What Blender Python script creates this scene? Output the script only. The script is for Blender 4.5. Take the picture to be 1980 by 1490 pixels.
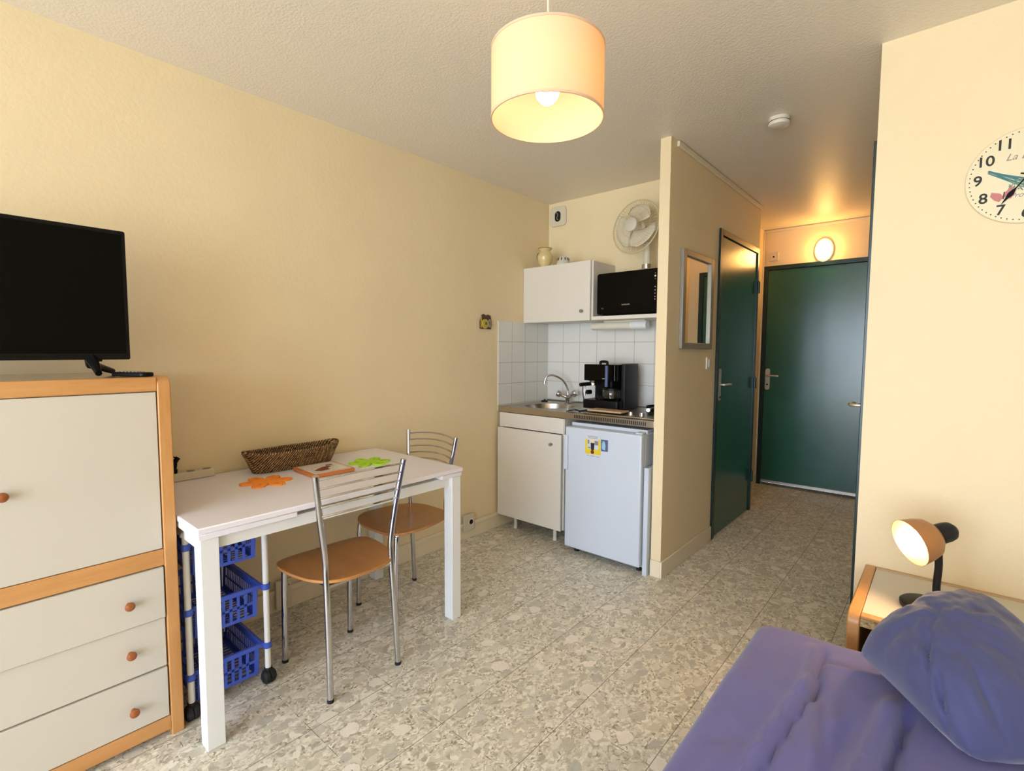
import bpy, bmesh, math, random
from mathutils import Vector, Matrix, noise
random.seed(7)
PI = math.pi
scn = bpy.context.scene
for o in list(bpy.data.objects): bpy.data.objects.remove(o)
C = scn.collection

# ------------------------------------------------------------------ camera
def make_camera():
    yaw, pit, rol = [math.radians(a) for a in (40.8644, -3.942, 0.2783)]
    f = Vector((-math.sin(yaw)*math.cos(pit), math.cos(yaw)*math.cos(pit), math.sin(pit)))
    r = Vector((math.cos(yaw), math.sin(yaw), 0)); u = r.cross(f)
    r2 = r*math.cos(rol)+u*math.sin(rol); u2 = -r*math.sin(rol)+u*math.cos(rol)
    cd = bpy.data.cameras.new('camera'); co = bpy.data.objects.new('camera', cd); C.objects.link(co)
    m = Matrix((r2, u2, -f)).transposed().to_4x4(); m.translation = Vector((2.3999, 0.039, 1.2647))
    co.matrix_world = m
    cd.sensor_width = 36; cd.sensor_fit = 'HORIZONTAL'; cd.lens = 970.3748/1980*36; cd.clip_start = 0.02
    scn.camera = co
make_camera()
# ------------------------------------------------------------------ light and exposure
scn.view_settings.view_transform = 'Standard'; scn.view_settings.look = 'None'
scn.view_settings.exposure = 0.0; scn.view_settings.gamma = 1; scn.view_settings.use_curve_mapping = False
SKY_UP, SKY_DOWN = 11.9, 11.0
def make_world():
    w = bpy.data.worlds.new('sky'); scn.world = w; w.use_nodes = True
    nt = w.node_tree; nt.nodes.clear()
    g = nt.nodes.new('ShaderNodeTexCoord'); s = nt.nodes.new('ShaderNodeSeparateXYZ')
    mr = nt.nodes.new('ShaderNodeMapRange'); mr.inputs[1].default_value = -0.08; mr.inputs[2].default_value = 0.12
    mx = nt.nodes.new('ShaderNodeMix'); mx.data_type = 'RGBA'
    mx.inputs[6].default_value = (SKY_DOWN*0.88, SKY_DOWN*0.98, SKY_DOWN*1.08, 1)
    mx.inputs[7].default_value = (SKY_UP*0.80, SKY_UP*0.93, SKY_UP*1.22, 1)
    b = nt.nodes.new('ShaderNodeBackground'); o = nt.nodes.new('ShaderNodeOutputWorld')
    nt.links.new(g.outputs['Generated'], s.inputs[0]); nt.links.new(s.outputs[2], mr.inputs[0])
    nt.links.new(mr.outputs[0], mx.inputs[0]); nt.links.new(mx.outputs[2], b.inputs[0]); nt.links.new(b.outputs[0], o.inputs[0])
make_world()
WIN = (0.30, 3.90, 0.08, 2.22)          # glazed opening in the wall behind the camera: x0 x1 z0 z1
YB = -3.4
def window_light():
    l = bpy.data.lights.new('daylight_portal', 'AREA'); l.shape = 'RECTANGLE'
    l.size = WIN[1]-WIN[0]; l.size_y = WIN[3]-WIN[2]; l.cycles.is_portal = True
    o = bpy.data.objects.new('daylight_portal', l); C.objects.link(o)
    o.location = ((WIN[0]+WIN[1])/2, YB-0.16, (WIN[2]+WIN[3])/2); o.rotation_euler = (PI/2, 0, 0)   # its -z faces into the room (+y)
window_light()
PEND_E, DESK_E, HALL_E = 26, 110, 50

# ------------------------------------------------------------------ materials
def srgb(r, g, b):
    f = lambda c: (c/255/12.92) if c/255 <= 0.04045 else ((c/255+0.055)/1.055)**2.4
    return (f(r), f(g), f(b), 1)
class N:
    def __init__(s, name):
        s.m = bpy.data.materials.new(name); s.m.use_nodes = True; s.t = s.m.node_tree
        s.p = s.t.nodes['Principled BSDF']; s.out = s.t.nodes['Material Output']
    def n(s, t, **k):
        x = s.t.nodes.new(t)
        for a, v in k.items(): setattr(x, a, v)
        return x
    def l(s, a, b): s.t.links.new(a, b)
    def coord(s, kind='Object'): return s.n('ShaderNodeTexCoord').outputs[kind]
    def mapping(s, src, scale=(1, 1, 1), rot=(0, 0, 0), loc=(0, 0, 0)):
        m = s.n('ShaderNodeMapping'); s.l(src, m.inputs[0]); m.inputs['Scale'].default_value = scale
        m.inputs['Rotation'].default_value = rot; m.inputs['Location'].default_value = loc; return m.outputs[0]
    def noise(s, src, scale, detail=3, rough=.55):
        x = s.n('ShaderNodeTexNoise'); s.l(src, x.inputs['Vector']); x.inputs['Scale'].default_value = scale
        x.inputs['Detail'].default_value = detail; x.inputs['Roughness'].default_value = rough; return x
    def vor(s, src, scale, feature='F1', rnd=1):
        x = s.n('ShaderNodeTexVoronoi', feature=feature); s.l(src, x.inputs['Vector']); x.inputs['Scale'].default_value = scale
        x.inputs['Randomness'].default_value = rnd; return x
    def ramp(s, fac, stops, interp='LINEAR'):
        r = s.n('ShaderNodeValToRGB'); s.l(fac, r.inputs[0]); r.color_ramp.interpolation = interp
        e = r.color_ramp.elements
        while len(e) < len(stops): e.new(0.5)
        for i, (p, c) in enumerate(stops): e[i].position = p; e[i].color = c if len(c) == 4 else (*c, 1)
        return r.outputs[0]
    def math(s, op, a, b=None, c=None):
        x = s.n('ShaderNodeMath', operation=op)
        for i, v in enumerate((a, b, c)):
            if v is None: continue
            if isinstance(v, (int, float)): x.inputs[i].default_value = v
            else: s.l(v, x.inputs[i])
        return x.outputs[0]
    def mix(s, fac, a, b, blend='MIX'):
        x = s.n('ShaderNodeMix', data_type='RGBA', blend_type=blend)
        for i, v in ((0, fac), (6, a), (7, b)):
            if isinstance(v, (int, float)): x.inputs[i].default_value = v
            elif isinstance(v, tuple): x.inputs[i].default_value = v
            else: s.l(v, x.inputs[i])
        return x.outputs[2]
    def bump(s, h, strength=.3, dist=.002):
        b = s.n('ShaderNodeBump'); b.inputs['Strength'].default_value = strength; b.inputs['Distance'].default_value = dist
        s.l(h, b.inputs['Height']); s.l(b.outputs[0], s.p.inputs['Normal'])
def mat(name, col, rough=.5, metal=0, coat=0, var=0, bump=None, spec=.5, sheen=0):
    k = N(name); c = srgb(*col) if max(col) > 1 else (*col, 1)
    k.p.inputs['Roughness'].default_value = rough; k.p.inputs['Metallic'].default_value = metal
    k.p.inputs['Specular IOR Level'].default_value = spec; k.p.inputs['Coat Weight'].default_value = coat
    k.p.inputs['Base Color'].default_value = c
    if sheen: k.p.inputs['Sheen Weight'].default_value = sheen
    co = k.coord()
    if var:
        nz = k.noise(co, 6, 4)
        d = tuple(x*(1-var) for x in c[:3])+(1,)
        k.l(k.ramp(nz.outputs[0], [(.35, d), (.65, c)]), k.p.inputs['Base Color'])
    if bump: k.bump(k.noise(co, bump[0], 3).outputs[0], bump[1], bump[2])
    return k.m
M = {}
def wall_mat(name, col, s=1.0):
    k = N(name); co = k.coord()
    n1 = k.noise(co, 2.2, 3); c = srgb(*col); d = tuple(x*.955 for x in c[:3])+(1,)
    k.l(k.ramp(n1.outputs[0], [(.3, d), (.7, c)]), k.p.inputs['Base Color']); k.p.inputs['Roughness'].default_value = .62
    k.p.inputs['Specular IOR Level'].default_value = .35
    a = k.noise(co, 55, 4, .6); b = k.noise(co, 14, 2)
    h = k.math('ADD', k.math('MULTIPLY', a.outputs[0], .7), k.math('MULTIPLY', b.outputs[0], .6))
    k.bump(h, .35*s, .004); return k.m
M['wall'] = wall_mat('cream_textured_paint', (237, 217, 176))
def ceil_mat():
    k = N('stippled_ceiling_paint'); co = k.coord()
    k.p.inputs['Base Color'].default_value = srgb(236, 226, 208); k.p.inputs['Roughness'].default_value = .42
    a = k.noise(co, 85, 3, .6); v = k.vor(co, 120)
    k.bump(k.math('ADD', a.outputs[0], k.math('MULTIPLY', v.outputs[0], .5)), .3, .005); return k.m
M['ceil'] = ceil_mat()
def floor_mat():
    k = N('stone_pattern_vinyl_tiles'); co = k.coord()
    w = k.noise(co, 9, 3); wv = k.n('ShaderNodeVectorMath', operation='MULTIPLY_ADD')
    k.l(w.outputs['Color'], wv.inputs[0]); wv.inputs[1].default_value = (.06, .06, 0); k.l(co, wv.inputs[2]); wc = wv.outputs[0]
    w2 = k.noise(co, 40, 3); wv2 = k.n('ShaderNodeVectorMath', operation='MULTIPLY_ADD')
    k.l(w2.outputs['Color'], wv2.inputs[0]); wv2.inputs[1].default_value = (.022, .022, 0); k.l(wc, wv2.inputs[2]); wc2 = wv2.outputs[0]
    def cells(src, scale, sx, rot, stops):
        v = k.vor(k.mapping(src, (1, sx, 1), (0, 0, rot)), scale); r = k.n('ShaderNodeSeparateColor'); k.l(v.outputs['Color'], r.inputs[0])
        return v, r, (k.ramp(r.outputs[0], stops, 'CONSTANT') if stops else None)
    # crumb matrix: two sizes of chips
    _, _, a1 = cells(wc2, 70, .6, -.7, [(0, srgb(183, 176, 156)), (.16, srgb(214, 208, 188)), (.42, srgb(231, 225, 207)), (.66, srgb(245, 238, 221)), (.86, srgb(204, 198, 178))])
    _, _, a2 = cells(wc2, 165, .7, .4, [(0, srgb(156, 148, 126)), (.10, srgb(208, 201, 180)), (.4, srgb(233, 226, 207)), (.75, srgb(250, 245, 230)), (.9, srgb(196, 188, 167))])
    mk = k.noise(wc, 18, 4, .65)
    col = k.mix(k.ramp(mk.outputs[0], [(.42, (0, 0, 0)), (.56, (1, 1, 1))]), a1, a2)
    # flat rounded stones of several tones, each with a fine broken outline
    for sc, sx, rot, lim, thr, tones in ((21, .72, .5, .40, .42, [(0, srgb(204, 199, 180)), (.35, srgb(214, 211, 196)), (.6, srgb(227, 220, 203)), (.8, srgb(196, 193, 180))]),
                                         (12, .8, .9, .34, .70, [(0, srgb(250, 242, 228)), (.6, srgb(241, 234, 217)), (.85, srgb(208, 204, 188))])):
        v, r, tone = cells(wc2, sc, sx, rot, tones)
        sel = k.math('MULTIPLY', k.math('LESS_THAN', v.outputs['Distance'], lim), k.math('GREATER_THAN', r.outputs[1], thr))
        rim = k.math('MULTIPLY', k.math('LESS_THAN', v.outputs['Distance'], lim+.025), k.math('GREATER_THAN', r.outputs[1], thr))
        edge = k.math('MULTIPLY', rim, k.math('GREATER_THAN', mk.outputs[0], .5))
        col = k.mix(k.math('MULTIPLY', edge, .55), col, srgb(146, 137, 117))
        col = k.mix(k.math('MULTIPLY', sel, .85), col, tone)
    f = k.noise(co, 210, 3, .75)
    col = k.mix(.36, col, k.ramp(f.outputs[0], [(.32, (.66, .63, .54)), (.46, (.97, .97, .96)), (.7, (1.0, 1.0, 1.0))]), 'MULTIPLY')
    # joints of the 30 cm tiles
    sp = k.n('ShaderNodeSeparateXYZ'); k.l(co, sp.inputs[0])
    def joint(v, off, wd):
        a = k.math('FRACT', k.math('DIVIDE', k.math('SUBTRACT', v, off-3.05), .305))
        return k.math('LESS_THAN', a, wd/.305)
    j = k.math('MAXIMUM', joint(sp.outputs[0], 1.16, .0028), k.math('MULTIPLY', joint(sp.outputs[1], .503, .0025), k.math('GREATER_THAN', mk.outputs[0], .5)))
    col = k.mix(k.math('MULTIPLY', j, .8), col, srgb(100, 94, 82))
    k.l(col, k.p.inputs['Base Color']); k.p.inputs['Roughness'].default_value = .42
    k.bump(f.outputs[0], .08, .001); return k.m
M['floor'] = floor_mat()
def tile_mat(name, axis, off):
    k = N(name); sp = k.n('ShaderNodeSeparateXYZ'); k.l(k.coord(), sp.inputs[0])
    def gl(v, o, st, w):
        a = k.math('FRACT', k.math('DIVIDE', k.math('SUBTRACT', v, o-st*20), st))
        return k.math('LESS_THAN', a, w/st)
    j = k.math('MAXIMUM', gl(sp.outputs[axis], off, .15, .003), gl(sp.outputs[2], .879, .15, .003))
    k.l(k.mix(j, srgb(226, 225, 218), srgb(168, 160, 142)), k.p.inputs['Base Color'])
    k.l(k.mix(j, (.12,)*3+(1,), (.7,)*3+(1,)), k.p.inputs['Roughness'])
    k.bump(k.math('SUBTRACT', 1, j), .4, .001); return k.m
M['tile_x'] = tile_mat('white_wall_tiles_back', 0, .0015); M['tile_y'] = tile_mat('white_wall_tiles_side', 1, 2.652)
def wood_mat(name, a, b, rot=(0, 0, 0), rough=.38, sc=9):
    k = N(name); co = k.mapping(k.coord(), (sc, sc, sc), rot)
    st = k.mapping(co, (1.0, .12, 1.0)) if rot == (0, 0, 0) else k.mapping(co, (1.0, 1.0, .12))
    n1 = k.noise(st, 3, 5, .6); n2 = k.noise(k.mapping(st, (1, 1, 1), (0, 0, 0), (5, 5, 5)), 14, 3)
    f = k.math('ADD', k.math('MULTIPLY', n1.outputs[0], .7), k.math('MULTIPLY', n2.outputs[0], .3))
    k.l(k.ramp(f, [(.3, srgb(*a)), (.7, srgb(*b))]), k.p.inputs['Base Color']); k.p.inputs['Roughness'].default_value = rough
    k.bump(n2.outputs[0], .05, .001); return k.m
M['wood'] = wood_mat('beech_lengthwise', (190, 134, 74), (210, 156, 96))
M['wood_v'] = wood_mat('beech_upright', (190, 134, 74), (210, 156, 96), (0, 0, .001))
M['seatwood'] = wood_mat('varnished_seat_plywood', (178, 118, 62), (198, 142, 82), rough=.3, sc=5)
M['greytop'] = mat('grey_brown_gloss_laminate', (132, 118, 98), .12, spec=.8)
M['knob'] = mat('brown_knob_wood', (150, 84, 40), .3)
M['brownedge'] = mat('pale_beech_lipping', (196, 164, 126), .5)
def chip():
    k = N('raw_chipboard'); v = k.noise(k.coord(), 130, 4, .7)
    k.l(k.ramp(v.outputs[0], [(.35, srgb(120, 92, 52)), (.65, srgb(206, 176, 122))]), k.p.inputs['Base Color']); k.p.inputs['Roughness'].default_value = .85; return k.m
M['chip'] = chip()
M['white'] = mat('white_melamine', (206, 199, 184), .38, bump=(90, .05, .001))
M['white_cool'] = mat('white_enamel', (202, 210, 219), .3)
M['kwhite'] = mat('kitchen_white_laminate', (222, 215, 202), .4)
M['tablewhite'] = mat('table_white_laminate', (236, 232, 238), .33)
M['tableleg'] = mat('table_white_paint', (232, 233, 230), .35)
M['plastic'] = mat('white_plastic', (226, 218, 200), .4)
M['plastic_g'] = mat('off_white_plastic', (214, 204, 180), .45)
M['trimw'] = mat('cream_trim_paint', (232, 218, 186), .5)
M['black'] = mat('black_plastic', (8, 8, 8), .4, spec=.2)
M['gloss'] = mat('gloss_black', (3, 3, 3), .12, spec=.12)
M['screen'] = mat('television_screen', (3, 4, 3), .25, spec=.10)
M['rubber'] = mat('black_rubber', (20, 19, 20), .7)
M['charcoal'] = mat('charcoal_plastic', (34, 34, 34), .45, spec=.2)
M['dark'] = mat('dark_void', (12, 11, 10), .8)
M['chrome'] = mat('chrome', (200, 200, 204), .09, 1)
M['steel'] = mat('brushed_stainless_steel', (186, 178, 164), .28, 1, bump=(200, .05, .0005))
M['alu'] = mat('satin_aluminium', (200, 196, 186), .35, .9)
M['mframe'] = mat('silver_grey_mirror_frame', (150, 144, 132), .38, .35)
M['mirror'] = mat('mirror_glass', (235, 238, 232), .015, 1)
def green():
    k = N('dark_green_gloss_paint'); co = k.coord(); n = k.noise(co, 3, 3)
    k.l(k.ramp(n.outputs[0], [(.3, (.008, .085, .050, 1)), (.7, (.012, .108, .066, 1))]), k.p.inputs['Base Color'])
    k.p.inputs['Roughness'].default_value = .22; k.p.inputs['Specular IOR Level'].default_value = .7
    k.bump(k.noise(co, 9, 3).outputs[0], .06, .004); return k.m
M['green'] = green()
M['greendark'] = mat('very_dark_green_frame_paint', (12, 42, 38), .3)
M['blue'] = mat('blue_plastic', (66, 92, 192), .35)
M['orange'] = mat('orange_felt_silicone', (255, 150, 45), .6)
M['lime'] = mat('lime_silicone', (176, 226, 20), .6)
M['red'] = mat('dark_red_print', (120, 32, 22), .5)
M['ink'] = mat('dark_ink', (30, 26, 20), .6)
M['grey'] = mat('grey_ink', (140, 132, 124), .6)
M['paper'] = mat('pale_glazed_tile', (232, 224, 212), .2)
M['terra'] = mat('orange_brown_wood_rim', (196, 116, 56), .4)
def wick():
    k = N('woven_rattan'); co = k.coord(); sp = k.n('ShaderNodeSeparateXYZ'); k.l(co, sp.inputs[0]); nz = k.noise(co, 60, 3, .6)
    d = k.math('ADD', k.math('MULTIPLY', sp.outputs[1], 560), k.math('MULTIPLY', sp.outputs[2], -420))
    d = k.math('ADD', d, k.math('MULTIPLY', nz.outputs[0], 5.0)); w = k.math('SINE', d)
    f = k.math('ADD', k.math('MULTIPLY', w, .28), k.math('MULTIPLY', nz.outputs[0], .9))
    k.l(k.ramp(f, [(.22, srgb(44, 26, 10)), (.48, srgb(96, 66, 34)), (.72, srgb(186, 150, 98))]), k.p.inputs['Base Color'])
    k.p.inputs['Roughness'].default_value = .55; return k.m
M['wicker'] = wick(); M['wickerdark'] = mat('dark_rattan_inside', (50, 30, 14), .8, var=.5)
def fabric(name, col, s=.35):
    k = N(name); co = k.coord(); n = k.noise(co, 3.5, 4); c = srgb(*col); d = tuple(x*.9 for x in c[:3])+(1,)
    k.l(k.ramp(n.outputs[0], [(.35, d), (.65, c)]), k.p.inputs['Base Color']); k.p.inputs['Roughness'].default_value = .85
    k.p.inputs['Sheen Weight'].default_value = .25
    f = k.noise(k.mapping(co, (1, 1, 1)), 420, 2); w = k.noise(k.mapping(co, (1, .35, 1)), 22, 3)
    k.bump(k.math('ADD', k.math('MULTIPLY', f.outputs[0], .15), k.math('MULTIPLY', w.outputs[0], 1.0)), s, .004); return k.m
M['duvet'] = fabric('indigo_cotton_duvet', (102, 100, 161))
M['pillow'] = fabric('indigo_cotton_pillowcase', (68, 72, 114), .22)
M['mattress'] = fabric('grey_mattress_ticking', (190, 186, 176))
def emis(name, col, st, mixd=0):
    k = N(name); k.p.inputs['Base Color'].default_value = (*col, 1); k.p.inputs['Emission Color'].default_value = (*col, 1)
    k.p.inputs['Emission Strength'].default_value = st; return k.m
M['bulb'] = emis('lit_pendant_bulb', (1, .80, .55), PEND_E)
M['deskbulb'] = emis('lit_desk_bulb', (1, .72, .40), DESK_E)
M['halllamp'] = emis('lit_bulkhead_glass', (1, .53, .15), HALL_E)
def shade():
    k = N('cream_fabric_lampshade'); k.t.nodes.remove(k.p); d = k.n('ShaderNodeBsdfDiffuse'); t = k.n('ShaderNodeBsdfTranslucent'); m = k.n('ShaderNodeMixShader')
    c = srgb(232, 216, 184); d.inputs[0].default_value = c; t.inputs[0].default_value = srgb(250, 176, 88); m.inputs[0].default_value = .30
    k.l(d.outputs[0], m.inputs[1]); k.l(t.outputs[0], m.inputs[2]); k.l(m.outputs[0], k.out.inputs[0]); return k.m
M['shade'] = shade()
def glass(name, col=(1, 1, 1), rough=.0):
    k = N(name); k.p.inputs['Base Color'].default_value = (*col, 1); k.p.inputs['Transmission Weight'].default_value = 1
    k.p.inputs['Roughness'].default_value = rough; k.p.inputs['IOR'].default_value = 1.45; return k.m
M['glass'] = glass('clear_glass'); 
def pane():
    k = N('window_pane'); k.t.nodes.remove(k.p); a = k.n('ShaderNodeBsdfTransparent'); b = k.n('ShaderNodeBsdfGlossy'); b.inputs[1].default_value = .02; m = k.n('ShaderNodeMixShader'); m.inputs[0].default_value = .05
    k.l(a.outputs[0], m.inputs[1]); k.l(b.outputs[0], m.inputs[2]); k.l(m.outputs[0], k.out.inputs[0]); return k.m
M['pane'] = pane()
M['yellow'] = mat('yellow_print', (226, 200, 30), .5); M['bluegrey'] = mat('pale_blue_print', (150, 190, 210), .5); M['slate'] = mat('slate_blue_print', (80, 92, 130), .5)
M['brown'] = mat('dark_brown_glaze', (72, 42, 18), .35); M['ochre'] = mat('ochre_glaze', (190, 168, 60), .35)
M['vase'] = mat('pale_yellow_glazed_pottery', (222, 198, 140), .18, var=.08); M['olive'] = mat('olive_glaze', (90, 88, 40), .3)
M['dial'] = mat('cream_clock_dial', (228, 214, 176), .4); M['teal'] = mat('teal_print', (84, 138, 140), .6); M['teal2'] = mat('pale_sage_print', (136, 160, 140), .6)
M['pink'] = mat('dusty_pink_print', (196, 120, 116), .6); M['fanblade'] = mat('frosted_fan_blade', (222, 210, 186), .4); M['fanwire'] = mat('cream_fan_wire', (206, 192, 150), .45)
M['shell'] = mat('amber_lamp_reflector', (170, 116, 66), .35)

# ------------------------------------------------------------------ geometry helpers
def B(): return bmesh.new()
def box(bm, x0, x1, y0, y1, z0, z1):
    v = [bm.verts.new(p) for p in ((x0,y0,z0),(x1,y0,z0),(x1,y1,z0),(x0,y1,z0),(x0,y0,z1),(x1,y0,z1),(x1,y1,z1),(x0,y1,z1))]
    for f in ((3,2,1,0),(4,5,6,7),(0,1,5,4),(1,2,6,5),(2,3,7,6),(3,0,4,7)): bm.faces.new([v[i] for i in f])
    return bm
def frame_of(d):
    d = d.normalized(); a = Vector((0,0,1)) if abs(d.z) < .95 else Vector((1,0,0)); u = d.cross(a).normalized(); return u, d.cross(u).normalized()
def tube(bm, pts, r, seg=12, closed=False, caps=True):
    pts = [Vector(p) for p in pts]; n = len(pts); rings = []; pu = None
    for i, p in enumerate(pts):
        if closed: d = pts[(i+1) % n]-pts[i-1]
        else: d = pts[min(i+1, n-1)]-pts[max(i-1, 0)]
        d.normalize()
        if pu is None: u, v = frame_of(d)
        else:
            u = (pu-d*pu.dot(d)).normalized(); v = d.cross(u)
        pu = u; rr = r[i] if isinstance(r, (list, tuple)) else r
        rings.append([bm.verts.new(p+(u*math.cos(2*PI*k/seg)+v*math.sin(2*PI*k/seg))*rr) for k in range(seg)])
    m = n if closed else n-1
    for i in range(m):
        a, b = rings[i], rings[(i+1) % n]
        for k in range(seg): bm.faces.new((a[k], a[(k+1) % seg], b[(k+1) % seg], b[k]))
    if caps and not closed: bm.faces.new(rings[0][::-1]); bm.faces.new(rings[-1])
    return bm
def cyl(bm, p0, p1, r, seg=24, r1=None): return tube(bm, [p0, p1], [r, r if r1 is None else r1], seg)
def lathe(bm, prof, o=(0, 0, 0), axis=(0, 0, 1), seg=32, sx=1, sy=1):
    a = Vector(axis).normalized(); u, v = frame_of(a); o = Vector(o); rings = []
    if abs(a.z) > .99: u, v = Vector((1,0,0)), Vector((0,1,0))*(1 if a.z > 0 else -1)
    for r, h in prof:
        if r < 1e-6: rings.append([bm.verts.new(o+a*h)])
        else: rings.append([bm.verts.new(o+a*h+u*math.cos(2*PI*k/seg)*r*sx+v*math.sin(2*PI*k/seg)*r*sy) for k in range(seg)])
    for A, Bq in zip(rings, rings[1:]):
        for k in range(seg):
            k2 = (k+1) % seg
            if len(A) == 1 and len(Bq) == 1: continue
            if len(A) == 1: bm.faces.new((A[0], Bq[k2], Bq[k]))
            elif len(Bq) == 1: bm.faces.new((A[k], A[k2], Bq[0]))
            else: bm.faces.new((A[k], A[k2], Bq[k2], Bq[k]))
    return bm
def prism(bm, pts, h, mtx=None):
    """outline in local xy, extruded 0..h along local z"""
    mtx = mtx or Matrix(); n = len(pts)
    a = [bm.verts.new(mtx @ Vector((p[0], p[1], 0))) for p in pts]; b = [bm.verts.new(mtx @ Vector((p[0], p[1], h))) for p in pts]
    bm.faces.new(a[::-1]); bm.faces.new(b)
    for i in range(n): bm.faces.new((a[i], a[(i+1) % n], b[(i+1) % n], b[i]))
    return bm
def rrect(w, h, r, n=5, cx=0, cy=0):
    out = []
    for sx, sy, a0 in ((1,1,0), (-1,1,PI/2), (-1,-1,PI), (1,-1,3*PI/2)):
        for i in range(n+1):
            a = a0+PI/2*i/n; out.append((cx+sx*(w/2-r)+math.cos(a)*r, cy+sy*(h/2-r)+math.sin(a)*r))
    return out
def axes(o, x, y):
    x = Vector(x).normalized(); y = Vector(y).normalized(); z = x.cross(y); m = Matrix((x, y, z)).transposed().to_4x4(); m.translation = Vector(o); return m
XZ = lambda x, y, z: axes((x, y, z), (1,0,0), (0,0,1))       # local z -> -y (towards the room for things on a -y facing wall)
YZ = lambda x, y, z: axes((x, y, z), (0,1,0), (0,0,1))       # local z -> +x
def bez(pts, n=8):
    P = [Vector(p) for p in pts]; P = [P[0]*2-P[1]]+P+[P[-1]*2-P[-2]]; out = []
    for i in range(1, len(P)-2):
        for k in range(n):
            t = k/n; a, b, c, d = P[i-1:i+3]
            out.append(.5*((2*b)+(c-a)*t+(2*a-5*b+4*c-d)*t*t+(3*b-a-3*c+d)*t**3))
    out.append(P[-2]); return out
def xform(bm, m): bmesh.ops.transform(bm, matrix=m, verts=bm.verts); return bm
def obj(name, bm, m, parent=None, bevel=0, local=False, angle=38, seg=2, label=None, mod=None):
    bmesh.ops.recalc_face_normals(bm, faces=bm.faces)
    me = bpy.data.meshes.new(name); bm.to_mesh(me); bm.free()
    me.materials.append(M[m] if isinstance(m, str) else m)
    for p in me.polygons: p.use_smooth = True
    me.set_sharp_from_angle(angle=math.radians(angle))
    o = bpy.data.objects.new(name, me); C.objects.link(o)
    if parent:
        o.parent = parent
        if not local and parent.parent is None: o.matrix_parent_inverse = parent.matrix_basis.inverted()
    if bevel:
        b = o.modifiers.new('edge', 'BEVEL'); b.width = bevel; b.segments = seg; b.limit_method = 'ANGLE'; b.angle_limit = math.radians(40)
    if label: o['label'] = label
    return o
def thing(name, label, cat, loc=(0, 0, 0), rotz=0, group=None):
    o = bpy.data.objects.new(name, None); C.objects.link(o); o.empty_display_size = .05
    o.location = loc; o.rotation_euler = (0, 0, rotz); o['label'] = label; o['category'] = cat
    if group: o['group'] = group
    return o
def tag(o, label, cat, group=None):
    o['label'] = label; o['category'] = cat
    if group: o['group'] = group
    return o
def struct(name, bm, m, bevel=0, parent=None):
    o = obj(name, bm, m, parent, bevel)
    if parent is None: o['kind'] = 'structure'
    return o
def sroot(name, loc=(0, 0, 0)):
    o = bpy.data.objects.new(name, None); C.objects.link(o); o.location = loc; o['kind'] = 'structure'; o.empty_display_size = .05; return o
def dup(root, loc, rotz, label=None, group=None):
    r = root.copy(); C.objects.link(r); r.location = loc; r.rotation_euler = (0, 0, rotz)
    if label: r['label'] = label
    if group: r['group'] = group
    for ch in list(root.children):
        c = ch.copy(); C.objects.link(c); c.parent = r
        for g in ch.children:
            d = g.copy(); C.objects.link(d); d.parent = c
    return r
def textmesh(name, s, size, mtx, m, parent, local=False, shear=0, ext=.0004):
    cu = bpy.data.curves.new(name, 'FONT'); cu.body = s; cu.size = size; cu.extrude = ext; cu.align_x = 'CENTER'; cu.align_y = 'CENTER'; cu.shear = shear; cu.offset = .0008*size/.046 if name == 'numeral' else 0
    t = bpy.data.objects.new(name, cu); C.objects.link(t); bpy.context.view_layer.update()
    dg = bpy.context.evaluated_depsgraph_get(); me = bpy.data.meshes.new_from_object(t.evaluated_get(dg))
    bpy.data.objects.remove(t); bpy.data.curves.remove(cu); me.transform(mtx); me.materials.clear(); me.materials.append(M[m]); me.name = name
    o = bpy.data.objects.new(name, me); C.objects.link(o); o.parent = parent
    if not local and parent.parent is None: o.matrix_parent_inverse = parent.matrix_basis.inverted()
    return o

# ------------------------------------------------------------------ room shell
HC = 2.3988; YK = 3.2457; YE = 5.2116; XP1, XP2 = 1.1866, 1.2453; YP = 2.6484; YQ = 4.3413; XQ = 1.0495; XR, YR = 2.164, 2.385; XO = 4.0
struct('floor', box(B(), -.12, XO+.1, YB-.1, YE+.1, -.06, 0), 'floor')
struct('ceiling', box(B(), -.12, XO+.1, YB-.1, YE+.1, HC, HC+.08), 'ceil')
struct('wall_left', box(B(), -.1, 0, YB-.1, YE+.1, 0, HC), 'wall')
struct('wall_kitchen', box(B(), 0, XP1, YK, YK+.1, 0, HC), 'wall')
bm = B(); D1a, D1b, DH = 3.452, 4.268, 2.03
box(bm, XP1, XP2, YP, D1a-.001, 0, HC); box(bm, XP1, XP2, D1a-.001, D1b+.001, DH+.001, HC); box(bm, XP1, XP2, D1b+.001, YQ, 0, HC)
struct('wall_partition', bm, 'wall')
bm = B(); box(bm, XQ-.06, XQ, YQ-.06, YE, 0, HC); box(bm, XQ, XP1, YQ-.06, YQ, 0, HC); struct('wall_recess', bm, 'wall')
D2a, D2b = 1.09, 2.015
bm = B(); box(bm, 0, D2a-.001, YE, YE+.1, 0, HC); box(bm, D2a-.001, D2b+.001, YE, YE+.1, DH+.001, HC); box(bm, D2b+.001, XO, YE, YE+.1, 0, HC)
struct('wall_end', bm, 'wall')
struct('wall_right', box(B(), XR, XO, YR, YR+.07, 0, HC), 'wall')
D3a, D3b = 2.458, 3.26
bm = B(); box(bm, XR, XR+.07, YR+.07, D3a-.001, 0, HC); box(bm, XR, XR+.07, D3a-.001, D3b+.001, DH+.001, HC); box(bm, XR, XR+.07, D3b+.001, YE, 0, HC)
struct('wall_hall', bm, 'wall')
struct('wall_outer', box(B(), XO, XO+.1, YB-.1, YE+.1, 0, HC), 'wall')
struct('light_leak_backing', box(B(), D2a-.1, D2b+.1, YE+.1005, YE+.14, 0, HC), 'wall')  # unseen backing added to block sky light leaking round the end door
x0, x1, z0, z1 = WIN
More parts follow.
